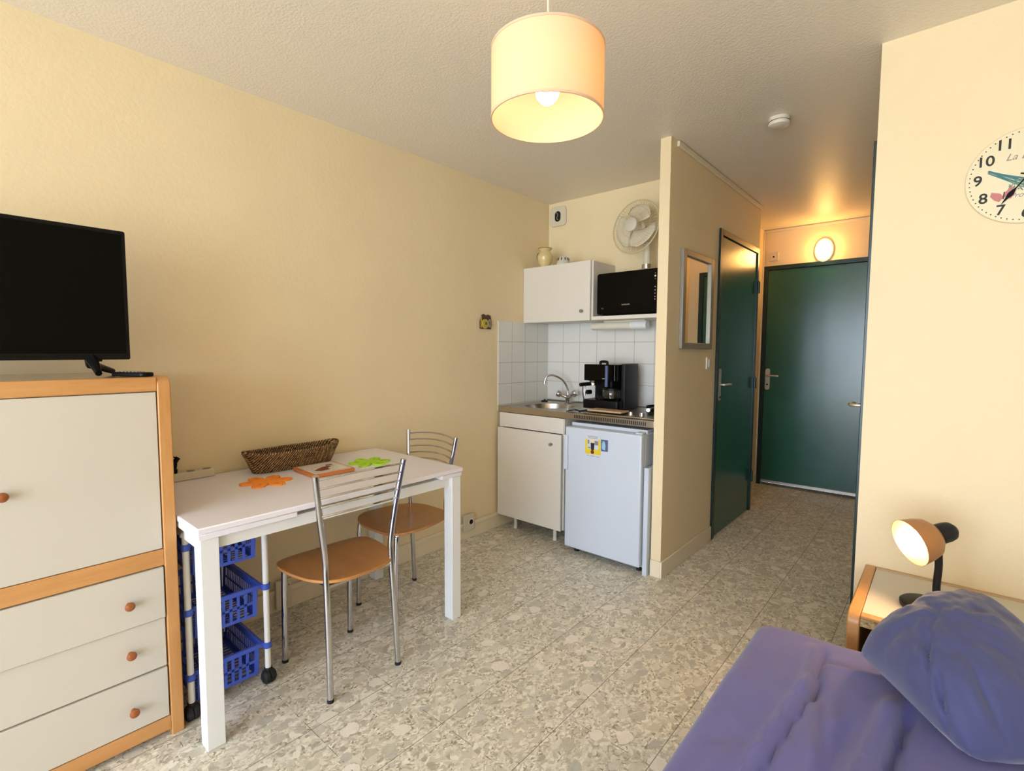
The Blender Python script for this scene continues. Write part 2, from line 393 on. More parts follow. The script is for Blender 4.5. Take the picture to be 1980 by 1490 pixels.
bm = B(); box(bm, 0, x0, YB-.1, YB, 0, HC); box(bm, x1, XO, YB-.1, YB, 0, HC); box(bm, x0, x1, YB-.1, YB, 0, z0); box(bm, x0, x1, YB-.1, YB, z1, HC)
struct('wall_rear', bm, 'wall')
w = sroot('window_1', (1.8, YB, z0))
bm = B(); t = .05
box(bm, x0, x1, YB-.09, YB-.03, z0, z0+t); box(bm, x0, x1, YB-.09, YB-.03, z1-t, z1)
for xx in (x0, (x0+x1)/2-t/2, x1-t): box(bm, xx, xx+t, YB-.09, YB-.03, z0+t, z1-t)
obj('window_frame', bm, 'trimw', w)
for a, b in ((x0+t, (x0+x1)/2-t/2), ((x0+x1)/2+t/2, x1-t)): obj('window_pane', box(B(), a, b, YB-.062, YB-.058, z0+t, z1-t), 'pane', w)
# skirtings and surface trunking
struct('baseboard_left', box(B(), 0, .012, .54, 3.232, 0, .085), 'trimw', .003)
struct('baseboard_kitchen', box(B(), 0.0, .62, YK-.012, YK, 0, .085), 'trimw', .003)
bm = B(); box(bm, XP2, XP2+.011, YP-.011, 3.416, 0, .095); box(bm, XP1-.0, XP2, YP-.011, YP, 0, .095)
struct('baseboard_partition', bm, 'trimw', .003)
struct('baseboard_recess', box(B(), XQ, XQ+.011, YQ+.001, YE-.02, 0, .085), 'trimw', .003)
struct('baseboard_hall', box(B(), XR-.011, XR, 3.31, YE, 0, .085), 'trimw', .003)
struct('trim_1', box(B(), .0, .021, .54, 3.23, .086, .112), 'trimw', .003)
struct('trim_2', box(B(), XP2, XP2+.016, 2.72, 4.33, HC-.034, HC-.004), 'trimw', .003)
struct('trim_3', box(B(), XQ, XR, YE-.014, YE, HC-.026, HC-.006), 'trimw', .003)
struct('trim_4', box(B(), XQ, XQ+.012, YE-.03, YE-.014, .0, HC-.03), 'trimw', .002)
# splashback tiles
struct('wall_tiles_back', box(B(), .007, XP1, YK-.007, YK, .84, 1.475), 'tile_x', .001)
struct('wall_tiles_side', box(B(), 0, .007, 2.656, YK, .84, 1.475), 'tile_y', .001)

# ------------------------------------------------------------------ doors
def lever(parent, p, n, along, plate=(.036, .2), drop=.045, m='alu', tip=.12, out=.045):
    """door furniture: p on the door face, n outward normal, along lever direction"""
    n = Vector(n); a = Vector(along); p = Vector(p)
    mt = axes(p-Vector((0, 0, drop)), n.cross(Vector((0, 0, -1))), (0, 0, 1))
    if mt.to_3x3().col[2].dot(n) < 0: mt = axes(p-Vector((0, 0, drop)), -n.cross(Vector((0, 0, -1))), (0, 0, 1))
    pl = obj('door_plate', prism(B(), rrect(plate[0], plate[1], plate[0]*.42), .008, mt), m, parent, .0015)
    bm = B(); tube(bm, bez([p, p+n*out*.7, p+n*out+a*.015, p+n*out+a*.06, p+n*(out-.002)+a*tip-Vector((0, 0, .002))], 6), [.008]*24+[.007], 12)
    obj('door_lever', bm, m, parent)
    kb = B(); q = p-Vector((0, 0, .085)); cyl(kb, q+n*.006, q+n*.011, .008, 16); obj('keyhole', kb, 'rubber', parent)
    return pl
d = sroot('door_1', (XP2, (D1a+D1b)/2, 0))
bm = B(); 
for y0, y1 in ((D1a-.038, D1a+.0), (D1b, D1b+.034)): box(bm, XP1+.002, XP2+.014, y0 if y0 < D1a else y0, y1, 0, DH+.033)
bm.free(); bm = B()
# frame: profile that wraps the opening, in front of and inside it
box(bm, XP2+.0005, XP2+.014, D1a-.036, D1a+.006, 0, DH+.034); box(bm, XP2+.0005, XP2+.014, D1b-.006, D1b+.032, 0, DH+.034); box(bm, XP2+.0005, XP2+.014, D1a+.006, D1b-.006, DH-.006, DH+.034)
obj('door_frame', bm, 'greendark', d, .002)
sl = obj('door_panel', box(B(), XP2-.042, XP2+.004, D1a+.008, D1b-.008, .008, DH-.009), 'green', d, .002)
lever(d, (XP2+.004, D1a+.045, 1.045), (1, 0, 0), (0, 1, 0), plate=(.038, .215), drop=.0, tip=.115)
for z in (.24, .98, 1.72):
    bm = B(); cyl(bm, (XP2+.022, D1b-.002, z), (XP2+.022, D1b-.002, z+.085), .011, 14); cyl(bm, (XP2+.022, D1b-.002, z+.085), (XP2+.022, D1b-.002, z+.095), .006, 12); obj('hinge', bm, 'greendark', d)
d = sroot('door_2', ((D2a+D2b)/2, YE, 0))
bm = B(); box(bm, D2a-.04, D2a+.004, YE-.016, YE-.0005, 0, DH+.034); box(bm, D2b-.004, D2b+.04, YE-.016, YE-.0005, 0, DH+.034); box(bm, D2a+.004, D2b-.004, YE-.016, YE-.0005, DH-.004, DH+.034)
obj('door_frame', bm, 'greendark', d, .002)
obj('door_panel', box(B(), D2a+.006, D2b-.006, YE-.003, YE+.04, .026, DH-.007), 'green', d, .002)
obj('weather_bar', box(B(), D2a+.012, D2b-.012, YE-.018, YE-.004, .028, .052), 'alu', d, .002)
lever(d, (D2a+.035, YE-.003, 1.045), (0, -1, 0), (1, 0, 0), plate=(.04, .2), drop=.035, tip=.1)
d = sroot('door_3', (XR, (D3a+D3b)/2, 0))
bm = B(); box(bm, XR-.013, XR-.0005, D3a-.04, D3a+.004, 0, DH+.034); box(bm, XR-.013, XR-.0005, D3b-.004, D3b+.04, 0, DH+.034); box(bm, XR-.013, XR-.0005, D3a+.004, D3b-.004, DH-.004, DH+.034)
obj('door_frame', bm, 'greendark', d, .002)
obj('door_panel', box(B(), XR+.004, XR+.044, D3a+.006, D3b-.006, .01, DH-.007), 'green', d, .002)
lever(d, (XR+.004, D3a+.05, 1.05), (-1, 0, 0), (0, 1, 0), drop=.03, tip=.115, out=.062)

# ------------------------------------------------------------------ wardrobe chest under the television
CX, CY0, CY1, CZ = .533, -.25, .533, 1.178
t = thing('television_cabinet', 'white and beech cupboard with three drawers, carrying the television', 'cabinet', (.26, .14, 0))
bm = B(); box(bm, .002, CX-.022, CY0, CY1-.001, .018, CZ-.012); obj('carcass', bm, 'white', t, .002)
def post(y0, y1):
    pts = [(0, 0), (CX, 0), (CX, CZ-.03)]+[(CX-.03+.03*math.cos(a), CZ-.03+.03*math.sin(a)) for a in [PI/2*k/6 for k in range(1, 7)]]+[(.0, CZ)]
    b = B(); prism(b, pts, y1-y0, axes((0.002, y1, 0), (1, 0, 0), (0, 0, 1))); return b
for a, b in ((CY1-.036, CY1), (CY0-.036, CY0)):
    o = obj('side_panel', post(a, b), 'wood_v', t, .003)
obj('top_panel', box(B(), .002, CX-.024, CY0, CY1-.036, CZ-.020, CZ-.001), 'greytop', t, .001, label='glossy grey-brown top')
obj('rail', box(B(), CX-.0238, CX-.0005, CY0, CY1-.036, CZ-.045, CZ), 'wood', t, .003)
obj('rail', box(B(), CX-.03, CX-.002, CY0, CY1-.036, .573, .627), 'wood', t, .002)
obj('rail', box(B(), CX-.03, CX-.002, CY0, CY1-.036, .02, .068), 'wood', t, .002)
dr = obj('flap_door', box(B(), CX-.02, CX-.003, CY0+.002, CY1-.039, .629, CZ-.047), 'white', t, .0015)
def knob(parent, p, n=(1, 0, 0), m='knob', r=.0135):
    b = B(); lathe(b, [(0, 0), (r*.5, 0), (r*.42, .011), (r*.8, .014), (r, .019), (r*.92, .024), (r*.5, .028), (0, .029)], p, n, 20); return obj('knob', b, m, parent)
knob(dr, (CX-.003, .142, .875))
for z0_, z1_, k, off in ((.404, .570, .481, .004), (.240, .402, .321, -.004), (.071, .236, .139, 0)):
    q = obj('drawer', box(B(), CX-.024, CX-.001+off, CY0+.003, CY1-.04, z0_, z1_), 'white', t, .002)
    for y in (.398, -.115): knob(q, (CX-.001+off, y, k))

# ------------------------------------------------------------------ television and remote
t = thing('television', 'flat black television on two splayed feet on the cupboard', 'television', (.33, .11, CZ), math.radians(1.2))
yl, yr = -.362, .365      # local y extents about .11
bm = B(); prism(bm, rrect(yr-yl, .418, .006), .022, YZ(-.004, 0, .261)); 
obj('casing', bm, 'black', t, .002, local=True)
bm = B(); prism(bm, rrect(.46, .25, .02), .03, YZ(-.034, 0, .235)); obj('rear_housing', bm, 'black', t, .006, local=True)
obj('screen', box(B(), .0175, .0188, yl+.012, yr-.012, .072, .458), 'screen', t, local=True)
obj('badge', box(B(), .0181, .0192, -.03, .03, .0565, .060), 'alu', t, local=True)
obj('sensor_strip', box(B(), .004, .014, .25, .29, .046, .052), 'black', t, .001, local=True)
for s in (1, -1):
    b = B()
    for dx in (.085, -.085):
        p = [Vector((.006, s*.262, .060)), Vector((.006+dx*.35, s*.266, .036)), Vector((.006+dx, s*(.264 if dx > 0 else .335), .0105))]
        tube(b, p, [.017, .014, .009], 8)
    obj('foot', b, 'black', t, local=True)
t = thing('remote_control', 'black remote control lying beside the television foot', 'remote control', (.46, .452, CZ), math.radians(-62))
bm = B(); prism(bm, rrect(.044, .13, .014), .014, Matrix.Translation((0, 0, .0005))); obj('body', bm, 'black', t, .004, local=True, seg=3)
for i in range(3):
    for j in range(6):
        b = B(); cyl(b, ((i-1)*.011, -.04+j*.014, .014), ((i-1)*.011, -.04+j*.014, .0165), .0036, 10); obj('button', b, 'grey', t, local=True)

# ------------------------------------------------------------------ table
TX0, TX1, TY0, TY1, TZ = .012, .718, .537, 1.637, .7235
t = thing('dining_table', 'white extending table standing against the left wall', 'table', (.36, 1.09, 0))
obj('tabletop', box(B(), TX0, TX1, TY0, TY1, TZ-.02, TZ), 'tablewhite', t, .004, seg=3)
bl = B(); box(bl, TX0+.02, TX1-.006, TY0+.003, .85, TZ-.041, TZ-.0215); obj('extension_leaf', bl, 'tablewhite', t, .003)
bl = B(); box(bl, TX0+.02, TX1-.006, 1.515, TY1-.003, TZ-.041, TZ-.0215); obj('extension_leaf', bl, 'tablewhite', t, .003)
for a_ in (.02, .63): obj('runner', box(B(), a_, a_+.03, .852, 1.513, TZ-.041, TZ-.021), 'alu', t)
bl = B(); a0, a1 = TZ-.085, TZ-.0425
box(bl, .655, .684, .60, 1.585, a0, a1); box(bl, .035, .055, .60, 1.585, a0, a1); box(bl, .06, .65, .556, .578, a0, a1); box(bl, .06, .65, 1.605, 1.627, a0, a1)
obj('apron', bl, 'tableleg', t, .001)
for x in (.647, .02):
    for y in (.548, 1.582):
        b = B(); box(b, x, x+.056, y, y+.053, .0, TZ-.0425); obj('leg', b, 'tableleg', t, .002)

# ------------------------------------------------------------------ chairs
def make_chair(label):
    t = thing('dining_chair', label, 'chair', group='chairs at the table')
    # seat: rounded trapezoid, slightly dished with a drooping front
    b = B(); n = 56; rings = []
    def outline(k, s):
        a = 2*PI*k/n; c, sn = math.cos(a), math.sin(a); e = .62
        x = math.copysign(abs(c)**e, c)*.199; y = math.copysign(abs(sn)**e, sn)*.193
        x *= (1+.10*(y/.196)) if y > 0 else (1+.16*(y/.196))
        return x*s, y*s
    def zz(x, y): return .440-.010*(1-min(1, (x*x+y*y)/.04))-(.018*max(0, (y-.10)/.1)**2 if y > .10 else 0)
    for lev in (0, 1):
        R = []
        for s in (.02, .3, .55, .78, .93, 1.0):
            R.append([b.verts.new((*outline(k, s), zz(*outline(k, s))-(.011 if lev else 0))) for k in range(n)])
        for A, Bq in zip(R, R[1:]):
            for k in range(n): b.faces.new((A[k], A[(k+1) % n], Bq[(k+1) % n], Bq[k]))
        b.faces.new(R[0]); rings.append(R[-1])
    for k in range(n): b.faces.new((rings[0][k], rings[0][(k+1) % n], rings[1][(k+1) % n], rings[1][k]))
    obj('seat', b, 'seatwood', t, .002, local=True)
    for s in (-1, 1):
        b = B(); tube(b, bez([(s*.147, .176, .006), (s*.146, .172, .25), (s*.145, .163, .41), (s*.13, .150, .421)], 6), .0115, 14)
        lg = obj('leg', b, 'chrome', t, local=True)
        b = B(); cyl(b, (s*.147, .176, 0), (s*.147, .176, .012), .0125, 14); obj('foot_cap', b, 'rubber', lg, local=True)
        b = B(); tube(b, bez([(s*.147, -.178, .006), (s*.142, -.163, .25), (s*.139, -.150, .44), (s*.141, -.149, .52), (s*.162, -.158, .67), (s*.186, -.177, .832)], 8), .0115, 14)
        lg = obj('back_post', b, 'chrome', t, local=True)
        b = B(); cyl(b, (s*.147, -.178, 0), (s*.147, -.178, .012), .0125, 14); obj('foot_cap', b, 'rubber', lg, local=True)
    b = B()
    tube(b, [(-.139, .10, .420), (-.139, -.157, .420)], .008, 10); tube(b, [(.139, .10, .420), (.139, -.157, .420)], .008, 10)
    tube(b, [(-.14, .155, .420), (.14, .155, .420)], .008, 10); tube(b, [(-.139, -.151, .414), (.139, -.151, .414)], .008, 10)
    obj('seat_frame', b, 'chrome', t, local=True)
    for i in range(5):
        z = .815-.034*i; f = (z-.52)/.318; hx = .141+(.187-.141)*f; y = -.149-(.177-.149)*f
        b = B(); tube(b, [(hx*u, y-.042*(1-u*u), z+.014*(1-u*u)) for u in [k/10-1 for k in range(21)]], .0042, 8)
        obj('back_rung', b, 'chrome', t, local=True)
    return t
c1 = make_chair('chrome chair with wooden seat on the long side of the table')
c1.location = (.603, 1.067, 0); c1.rotation_euler = (0, 0, PI/2)
dup(c1, (.385, 1.553, 0), PI+math.radians(1.5), 'chrome chair with wooden seat tucked under the far end of the table')

# ------------------------------------------------------------------ things on the table
def wicker_basket():
    t = thing('wicker_basket', 'long boat-shaped dark wicker basket on the table by the wall', 'basket', (.125, 1.118, TZ), math.radians(1))
    rows = 11; H = .086; N_ = 132
    def ol(a, f, off):
        L = .180+.037*f; W = .050+.026*f; c, s = math.cos(a), math.sin(a)
        x = math.copysign(abs(s)**.85, s)*(W+off); y = math.copysign(abs(c)**.72, c)*(L+off); return x, y
    b = B()
    for r in range(rows):
        f = r/(rows-1); z = .006+f*(H-.012)
        pts = []
        for k in range(N_):
            a = 2*PI*k/N_; off = .0022*math.sin(k*PI/1.5+r*PI*.66); x, y = ol(a, f, off)
            lift = .012*abs(math.cos(a))**4*f
            pts.append((x, y, z+lift+.0012*math.sin(k*PI/1.5+r)))
        tube(b, pts, .0050, 6, closed=True)
    obj('woven_side', b, 'wicker', t, local=True)
    b = B(); R = []
    for f in (0, .5, 1.0): R.append([b.verts.new((*ol(2*PI*k/64, f, -.002), .004+f*(H-.014)+.012*abs(math.cos(2*PI*k/64))**4*f)) for k in range(64)])
    for A, Bq in zip(R, R[1:]):
        for k in range(64): b.faces.new((A[k], A[(k+1) % 64], Bq[(k+1) % 64], Bq[k]))
    b.faces.new(R[0]); obj('lining', b, 'wickerdark', t, local=True)
    b = B(); pts = [(*ol(2*PI*k/N_, 1.04, 0), H-.001+.012*abs(math.cos(2*PI*k/N_))**4+.0008*math.sin(k*2)) for k in range(N_)]
    tube(b, pts, .0058, 8, closed=True); obj('rim', b, 'wicker', t, local=True)
wicker_basket()
def flower(label, m, x, y, rot):
    t = thing('flower_trivet', label, 'trivet', (x, y, TZ), rot, 'flower trivets')
    b = B(); n = 180; pts = []
    for k in range(n):
        a = 2*PI*k/n; c = abs(math.cos(3*a)); r = .022+.078*c**.55
        if c > .985: r *= .93
        pts.append((math.cos(a)*r, math.sin(a)*r))
    ce = b.verts.new((0, 0, .006)); ce2 = b.verts.new((0, 0, .0006)); T = [b.verts.new((p[0], p[1], .006)) for p in pts]; U = [b.verts.new((p[0], p[1], .0006)) for p in pts]
    for k in range(n):
        j = (k+1) % n; b.faces.new((ce, T[k], T[j])); b.faces.new((ce2, U[j], U[k])); b.faces.new((T[k], U[k], U[j], T[j]))
    obj('petals', b, m, t, local=True)
    for i in range(6):
        b = B(); a = i*PI/3; tube(b, [(math.cos(a)*r, math.sin(a)*r, .0062) for r in (.045, .06, .075)], [.0004, .0013, .0004], 6); obj('petal_groove', b, {'orange': 'terra', 'lime': 'olive'}[m], t, local=True)
flower('orange flower-shaped trivet on the table', 'orange', .318, .912, .25)
flower('lime green flower-shaped trivet on the table', 'lime', .315, 1.40, .1)
t = thing('tile_trivet', 'square tile trivet with orange-brown wooden rim on the table', 'trivet', (.315, 1.165, TZ), math.radians(-2))
obj('rim', prism(B(), rrect(.205, .19, .006), .016, Matrix.Translation((0, 0, .0006))), 'terra', t, .003, local=True)
obj('tile', prism(B(), rrect(.18, .165, .002), .0175, Matrix.Translation((0, 0, .0006))), 'paper', t, local=True)
b = B(); z = .0182
for w_, h_ in ((.168, .152),):
    tube(b, [(p[0], p[1], z) for p in rrect(w_, h_, .002)], .0006, 5, closed=True)
tube(b, [(.02+.045*math.cos(a), -.028+.034*math.sin(a), z) for a in [2*PI*k/30 for k in range(30)]], .0006, 5, closed=True)
for i in range(5): tube(b, [(-.045+.01*i, .03, z), (-.045+.01*i+.002, .06-.003*i, z)], .0006, 5)
obj('printed_lines', b, 'grey', t, local=True)
b = B(); prism(b, [(.060, -.040), (.050, .004), (.022, .004), (.008, .030), (-.010, .026), (-.006, -.002), (.012, -.034), (.036, -.062)], .0008, Matrix.Translation((0, 0, z))); obj('printed_motif', b, 'red', t, local=True)
b = B(); prism(b, [(-.02, .02), (-.015, .045), (-.03, .05), (-.036, .025)], .0008, Matrix.Translation((0, 0, z))); obj('printed_motif', b, 'ink', t, local=True)
t = thing('power_strip', 'cream socket strip on the table behind the cupboard edge', 'power strip', (.03, .68, TZ))
obj('body', box(B(), .0135, .05, .54, .812, TZ+.0005, TZ+.034), 'plastic_g', t, .004)
for y in (.60, .662, .725, .785):
    b = B(); cyl(b, (.0318, y, TZ+.0335), (.0318, y, TZ+.0355), .015, 20); obj('outlet', b, 'grey', t)
t = thing('power_plug', 'black plug standing in the socket strip on the table', 'plug', (.032, .60, TZ+.035))
b = B(); tube(b, bez([(.032, .662, TZ+.0362), (.032, .664, TZ+.055), (.034, .670, TZ+.082), (.034, .682, TZ+.098)], 5), [.016]*5+[.0115]*4+[.0095]*7, 12); obj('plug_body', b, 'gloss', t)
b = B(); tube(b, bez([(.034, .680, TZ+.096), (.03, .655, TZ+.10), (.028, .60, TZ+.06), (.02, .54, TZ+.01)], 5), .003, 8); obj('cord', b, 'black', t)

# ------------------------------------------------------------------ storage trolley
def mesh_panel(b, o, u, v, w, h, nx, ny, rim, bar, th):
    """perforated panel: o corner, u/v unit dirs, outward thickness th"""
    o, u, v = Vector(o), Vector(u).normalized(), Vector(v).normalized(); n = u.cross(v).normalized()*th
    def bx(a0, a1, c0, c1):
        vs = []
        for q in (o, o+n):
            for a, c in ((a0, c0), (a1, c0), (a1, c1), (a0, c1)): vs.append(b.verts.new(q+u*a+v*c))
        for f in ((3,2,1,0),(4,5,6,7),(0,1,5,4),(1,2,6,5),(2,3,7,6),(3,0,4,7)): b.faces.new([vs[i] for i in f])
    bx(0, w, 0, rim); bx(0, w, h-rim, h); bx(0, rim*1.3, rim, h-rim); bx(w-rim*1.3, w, rim, h-rim)
    W = w-rim*2.6; Hh = h-2*rim
    for i in range(1, nx): x = rim*1.3+W*i/nx; bx(x-bar/2, x+bar/2, rim, h-rim)
    for j in range(1, ny): y = rim+Hh*j/ny; bx(rim*1.3, w-rim*1.3, y-bar/2, y+bar/2)
t = thing('storage_trolley', 'white trolley with three blue plastic baskets under the table', 'trolley', (.32, .695, 0))
PY = (.5655, .822)
for x in (.50, .107):
    for y in PY:
        yy = y if x > .4 else (y+.02 if y < .7 else y-.02)
        b = B(); cyl(b, (x, yy, .052), (x, yy, .64), .0105, 20); po = obj('post', b, 'tableleg', t)
        b = B(); lathe(b, [(0, .655), (.012, .654), (.0155, .645), (.0155, .64), (0, .64)], (x, yy, 0)); obj('post_cap', b, 'tableleg', po)
        b = B(); cyl(b, (x, yy, .034), (x, yy, .06), .0135, 16); box(b, x-.008, x+.012, yy-.013, yy+.013, .02, .044); s = .004
        lathe(b, [(0, -.022), (.018, -.022), (.0255, -.015), (.0265, -.004), (.022, -.001), (.022, .001), (.0265, .004), (.0255, .015), (.018, .022), (0, .022)], (x+s, yy, .0268), (0, 1, 0), 24); obj('castor', b, 'rubber', t)
for zr in (.603, .377, .149):
    b = B(); h = .112; zb = zr-h; x0, x1, y0, y1 = .125, .482, .578, .808; tp = .012
    mesh_panel(b, (x1-tp*.5, y0+tp, zb), (0, 1, 0), (tp*.5, 0, h), y1-y0-2*tp, h, 7, 2, .012, .010, .003)   # front
    mesh_panel(b, (x0+tp*.5, y1-tp, zb), (0, -1, 0), (-tp*.5, 0, h), y1-y0-2*tp, h, 4, 2, .014, .009, .003)   # back
    mesh_panel(b, (x1-tp, y1-tp, zb), (-1, 0, 0), (0, tp*.5, h), x1-x0-2*tp, h, 16, 2, .018, .007, .003)
    mesh_panel(b, (x0+tp, y0+tp, zb), (1, 0, 0), (0, -tp*.5, h), x1-x0-2*tp, h, 16, 2, .018, .007, .003)
    mesh_panel(b, (x0+tp, y0+tp, zb), (1, 0, 0), (0, 1, 0), x1-x0-2*tp, y1-y0-2*tp, 14, 3, .014, .007, .003)
    bk = obj('basket', b, 'blue', t)
    b = B(); box(b, x1-.002, x1+.010, y0-.004, y1+.004, zr-.008, zr+.008); box(b, x0-.010, x0+.002, y0-.004, y1+.004, zr-.008, zr+.008)
    box(b, x0, x1, y1-.006, y1+.006, zr-.006, zr+.008); box(b, x0, x1, y0-.006, y0+.006, zr-.006, zr+.008)
    for x in (.50, .107):
        for y in PY:
            yy = y if x > .4 else (y+.02 if y < .7 else y-.02)
            lathe(b, [(.0112, -.011), (.0155, -.011), (.0155, .011), (.0112, .011)], (x, yy, zr))
    obj('basket_rim', b, 'blue', bk, .0015)

# ------------------------------------------------------------------ wall sockets, switches, ornaments
t = thing('wall_socket', 'cream socket box low on the left wall by the sink unit', 'socket', (0, 2.35, .11))
obj('box', box(B(), .0215, .034, 2.297, 2.395, .062, .172), 'plastic_g', t, .004); 
t['label'] = 'cream socket low on the left wall beyond the table'
b = B(); cyl(b, (.033, 2.36, .118), (.0355, 2.36, .118), .024, 24); ou = obj('outlet', b, 'plastic', t)
b = B(); cyl(b, (.035, 2.36, .118), (.0362, 2.36, .118), .0165, 20); obj('outlet_recess', b, 'dark', ou)
t = thing('junction_box', 'flat cream box low on the left wall behind the first chair', 'junction box', (0, 1.1, .09))
obj('box', box(B(), .0215, .036, 1.06, 1.135, .022, .158), 'plastic_g', t, .003)
b = B(); cyl(b, (.0355, 1.122, .128), (.0368, 1.122, .128), .003, 10); obj('screw', b, 'dark', t)
t = thing('light_switch', 'small white light switch below the mirror beside the green door', 'switch', (XP2, 3.285, 1.19))
obj('plate', prism(B(), rrect(.078, .078, .008), .009, YZ(XP2+.0005, 3.285, 1.192)), 'plastic', t, .002)
obj('rocker', prism(B(), rrect(.03, .05, .003), .006, YZ(XP2+.009, 3.285, 1.192)), 'white', t, .0015)
t = thing('door_bell_box', 'small white box on the wall left of the lit bulkhead lamp', 'wall box', (1.14, YE, 2.145))
obj('cover', prism(B(), rrect(.08, .08, .006), .018, XZ(1.14, YE-.0005, 2.148)), 'plastic_g', t, .003)
b = B(); cyl(b, (1.14, YE-.018, 2.145), (1.14, YE-.0205, 2.145), .008, 14); obj('button', b, 'ink', t)
t = thing('wall_plaque', 'small yellow and brown ceramic ornament on the left wall', 'ornament', (0, 2.53, 1.46))
pts = [(-.056, -.048), (.05, -.05), (.056, .0), (.05, .02), (.044, .044), (.02, .05), (0, .042), (-.02, .052), (-.04, .045), (-.05, .02), (-.058, 0)]
obj('backing', prism(B(), pts, .008, YZ(.0008, 2.53, 1.462)), 'brown', t, .002)
b = B(); lathe(b, [(0, .012), (.03, .010), (.034, 0)], (.008, 2.518, 1.448), (1, 0, 0), 20); obj('moulded_fruit', b, 'ochre', t)
b = B(); lathe(b, [(0, .004), (.009, .003), (.011, 0)], (.0195, 2.518, 1.45), (1, 0, 0), 14); obj('moulded_centre', b, 'olive', t)
b = B(); box(b, .0088, .014, 2.476, 2.484, 1.42, 1.498); obj('moulded_edge', b, 'ochre', t, .002)
b = B(); lathe(b, [(0, .012), (.014, .009), (.018, 0)], (.008, 2.565, 1.44), (1, 0, 0), 16); lathe(b, [(0, .010), (.012, .007), (.015, 0)], (.008, 2.566, 1.468), (1, 0, 0), 16); obj('moulded_leaf', b, 'grey', t)
t = thing('vent_cover', 'square beige cover plate with dark opening below the kitchen ceiling', 'vent', (.092, YK, 2.29))
obj('plate', prism(B(), rrect(.148, .146, .03), .014, XZ(.093, YK-.0005, 2.293)), 'plastic_g', t, .003)
b = B(); prism(b, rrect(.052, .078, .024), .002, XZ(.093, YK-.0145, 2.293)); rc = obj('opening', b, 'dark', t)
b = B(); tube(b, bez([(.083, YK-.019, 2.325), (.098, YK-.021, 2.30), (.088, YK-.021, 2.28), (.10, YK-.019, 2.262)], 5), .003, 8); obj('wire', b, 'grey', t)
b = B(); lathe(b, [(0, 0), (.046, 0), (.047, -.012), (.0475, -.018)], (1.727, 2.79, HC-.0005)); lathe(b, [(.041, -.018), (.041, -.022)], (1.727, 2.79, HC)); lathe(b, [(.047, -.022), (.048, -.026), (.045, -.036), (.03, -.042), (0, -.043)], (1.727, 2.79, HC))
tag(obj('smoke_detector', b, 'plastic'), 'round white smoke detector on the ceiling', 'smoke detector')

# mirror
t = thing('wall_mirror', 'silver-framed rectangular mirror on the partition wall', 'mirror', (XP2, 3.05, 1.55))
b = B(); y0, y1, z0, z1, fw = 2.808, 3.292, 1.282, 1.842, .045
box(b, XP2+.0005, XP2+.022, y0, y0+fw, z0, z1); box(b, XP2+.0005, XP2+.022, y1-fw, y1, z0, z1); box(b, XP2+.0005, XP2+.022, y0+fw, y1-fw, z0, z0+fw-.01); box(b, XP2+.0005, XP2+.022, y0+fw, y1-fw, z1-fw+.01, z1)
obj('frame', b, 'mframe', t, .003); obj('glass', box(B(), XP2+.002, XP2+.008, y0+fw, y1-fw, z0+fw-.01, z1-fw+.01), 'mirror', t)

# hall bulkhead lamp
t = thing('bulkhead_lamp', 'lit oval bulkhead lamp above the far green door', 'lamp', (1.54, YE, 2.16))
b = B(); lathe(b, [(0, 0), (.075, 0), (.075, .018), (.066, .024), (0, .024)], (1.54, YE-.0005, 2.158), (0, -1, 0), 32, 1, 1); 
bmesh.ops.scale(b, vec=(.95, 1, 1.35), space=Matrix.Translation((-1.54, -YE, -2.158)), verts=b.verts); obj('base', b, 'plastic', t)
b = B(); lathe(b, [(.058, .0), (.057, .025), (.046, .05), (.025, .062), (0, .066)], (1.54, YE-.025, 2.158), (0, -1, 0), 28)
bmesh.ops.scale(b, vec=(.95, 1, 1.4), space=Matrix.Translation((-1.54, -YE, -2.158)), verts=b.verts); obj('glass', b, 'halllamp', t)
b = B()
for s in (-.022, .022): tube(b, bez([(1.54+s, YE-.026, 2.235), (1.54+s, YE-.078, 2.21), (1.54+s, YE-.098, 2.158), (1.54+s, YE-.078, 2.106), (1.54+s, YE-.026, 2.08)], 5), .0022, 6)
tube(b, bez([(1.48, YE-.026, 2.125), (1.50, YE-.08, 2.125), (1.54, YE-.097, 2.125), (1.58, YE-.08, 2.125), (1.60, YE-.026, 2.125)], 5), .0022, 6)
obj('guard', b, 'plastic_g', t)

# ------------------------------------------------------------------ kitchenette
t = thing('sink_cabinet', 'white base cupboard on round feet under the sink', 'cabinet', (.29, 2.95, 0))
bc = B(); box(bc, .023, .041, 2.665, 3.22, .106, .834); box(bc, .56, .578, 2.660, 3.22, .106, .834); box(bc, .041, .56, 2.665, 3.22, .106, .122); box(bc, .041, .56, 3.208, 3.22, .122, .834)
obj('carcass', bc, 'kwhite', t, .001)
obj('front_panel', box(B(), .022, .574, 2.655, 2.664, .735, .834), 'kwhite', t, .001)
dr = obj('door', box(B(), .0225, .570, 2.634, 2.651, .105, .731), 'kwhite', t, .0015)
knob(dr, (.497, 2.634, .665), (0, -1, 0), 'grey', .011)
for x, y in ((.122, 2.72), (.468, 2.72), (.122, 3.15), (.468, 3.15)):
    b = B(); lathe(b, [(0, 0), (.014, 0), (.0145, .02), (.0125, .022), (.0125, .106), (0, .106)], (x, y, 0)); obj('leg', b, 'kwhite', t)
t = thing('sink_worktop', 'stainless steel worktop with round sink bowl and slotted front edge', 'worktop', (.6, 2.95, .84))
WZ = .874
b = B()   # top sheet with round hole
cx, cy, R = .255, 2.93, .182; n = 48
outer = []
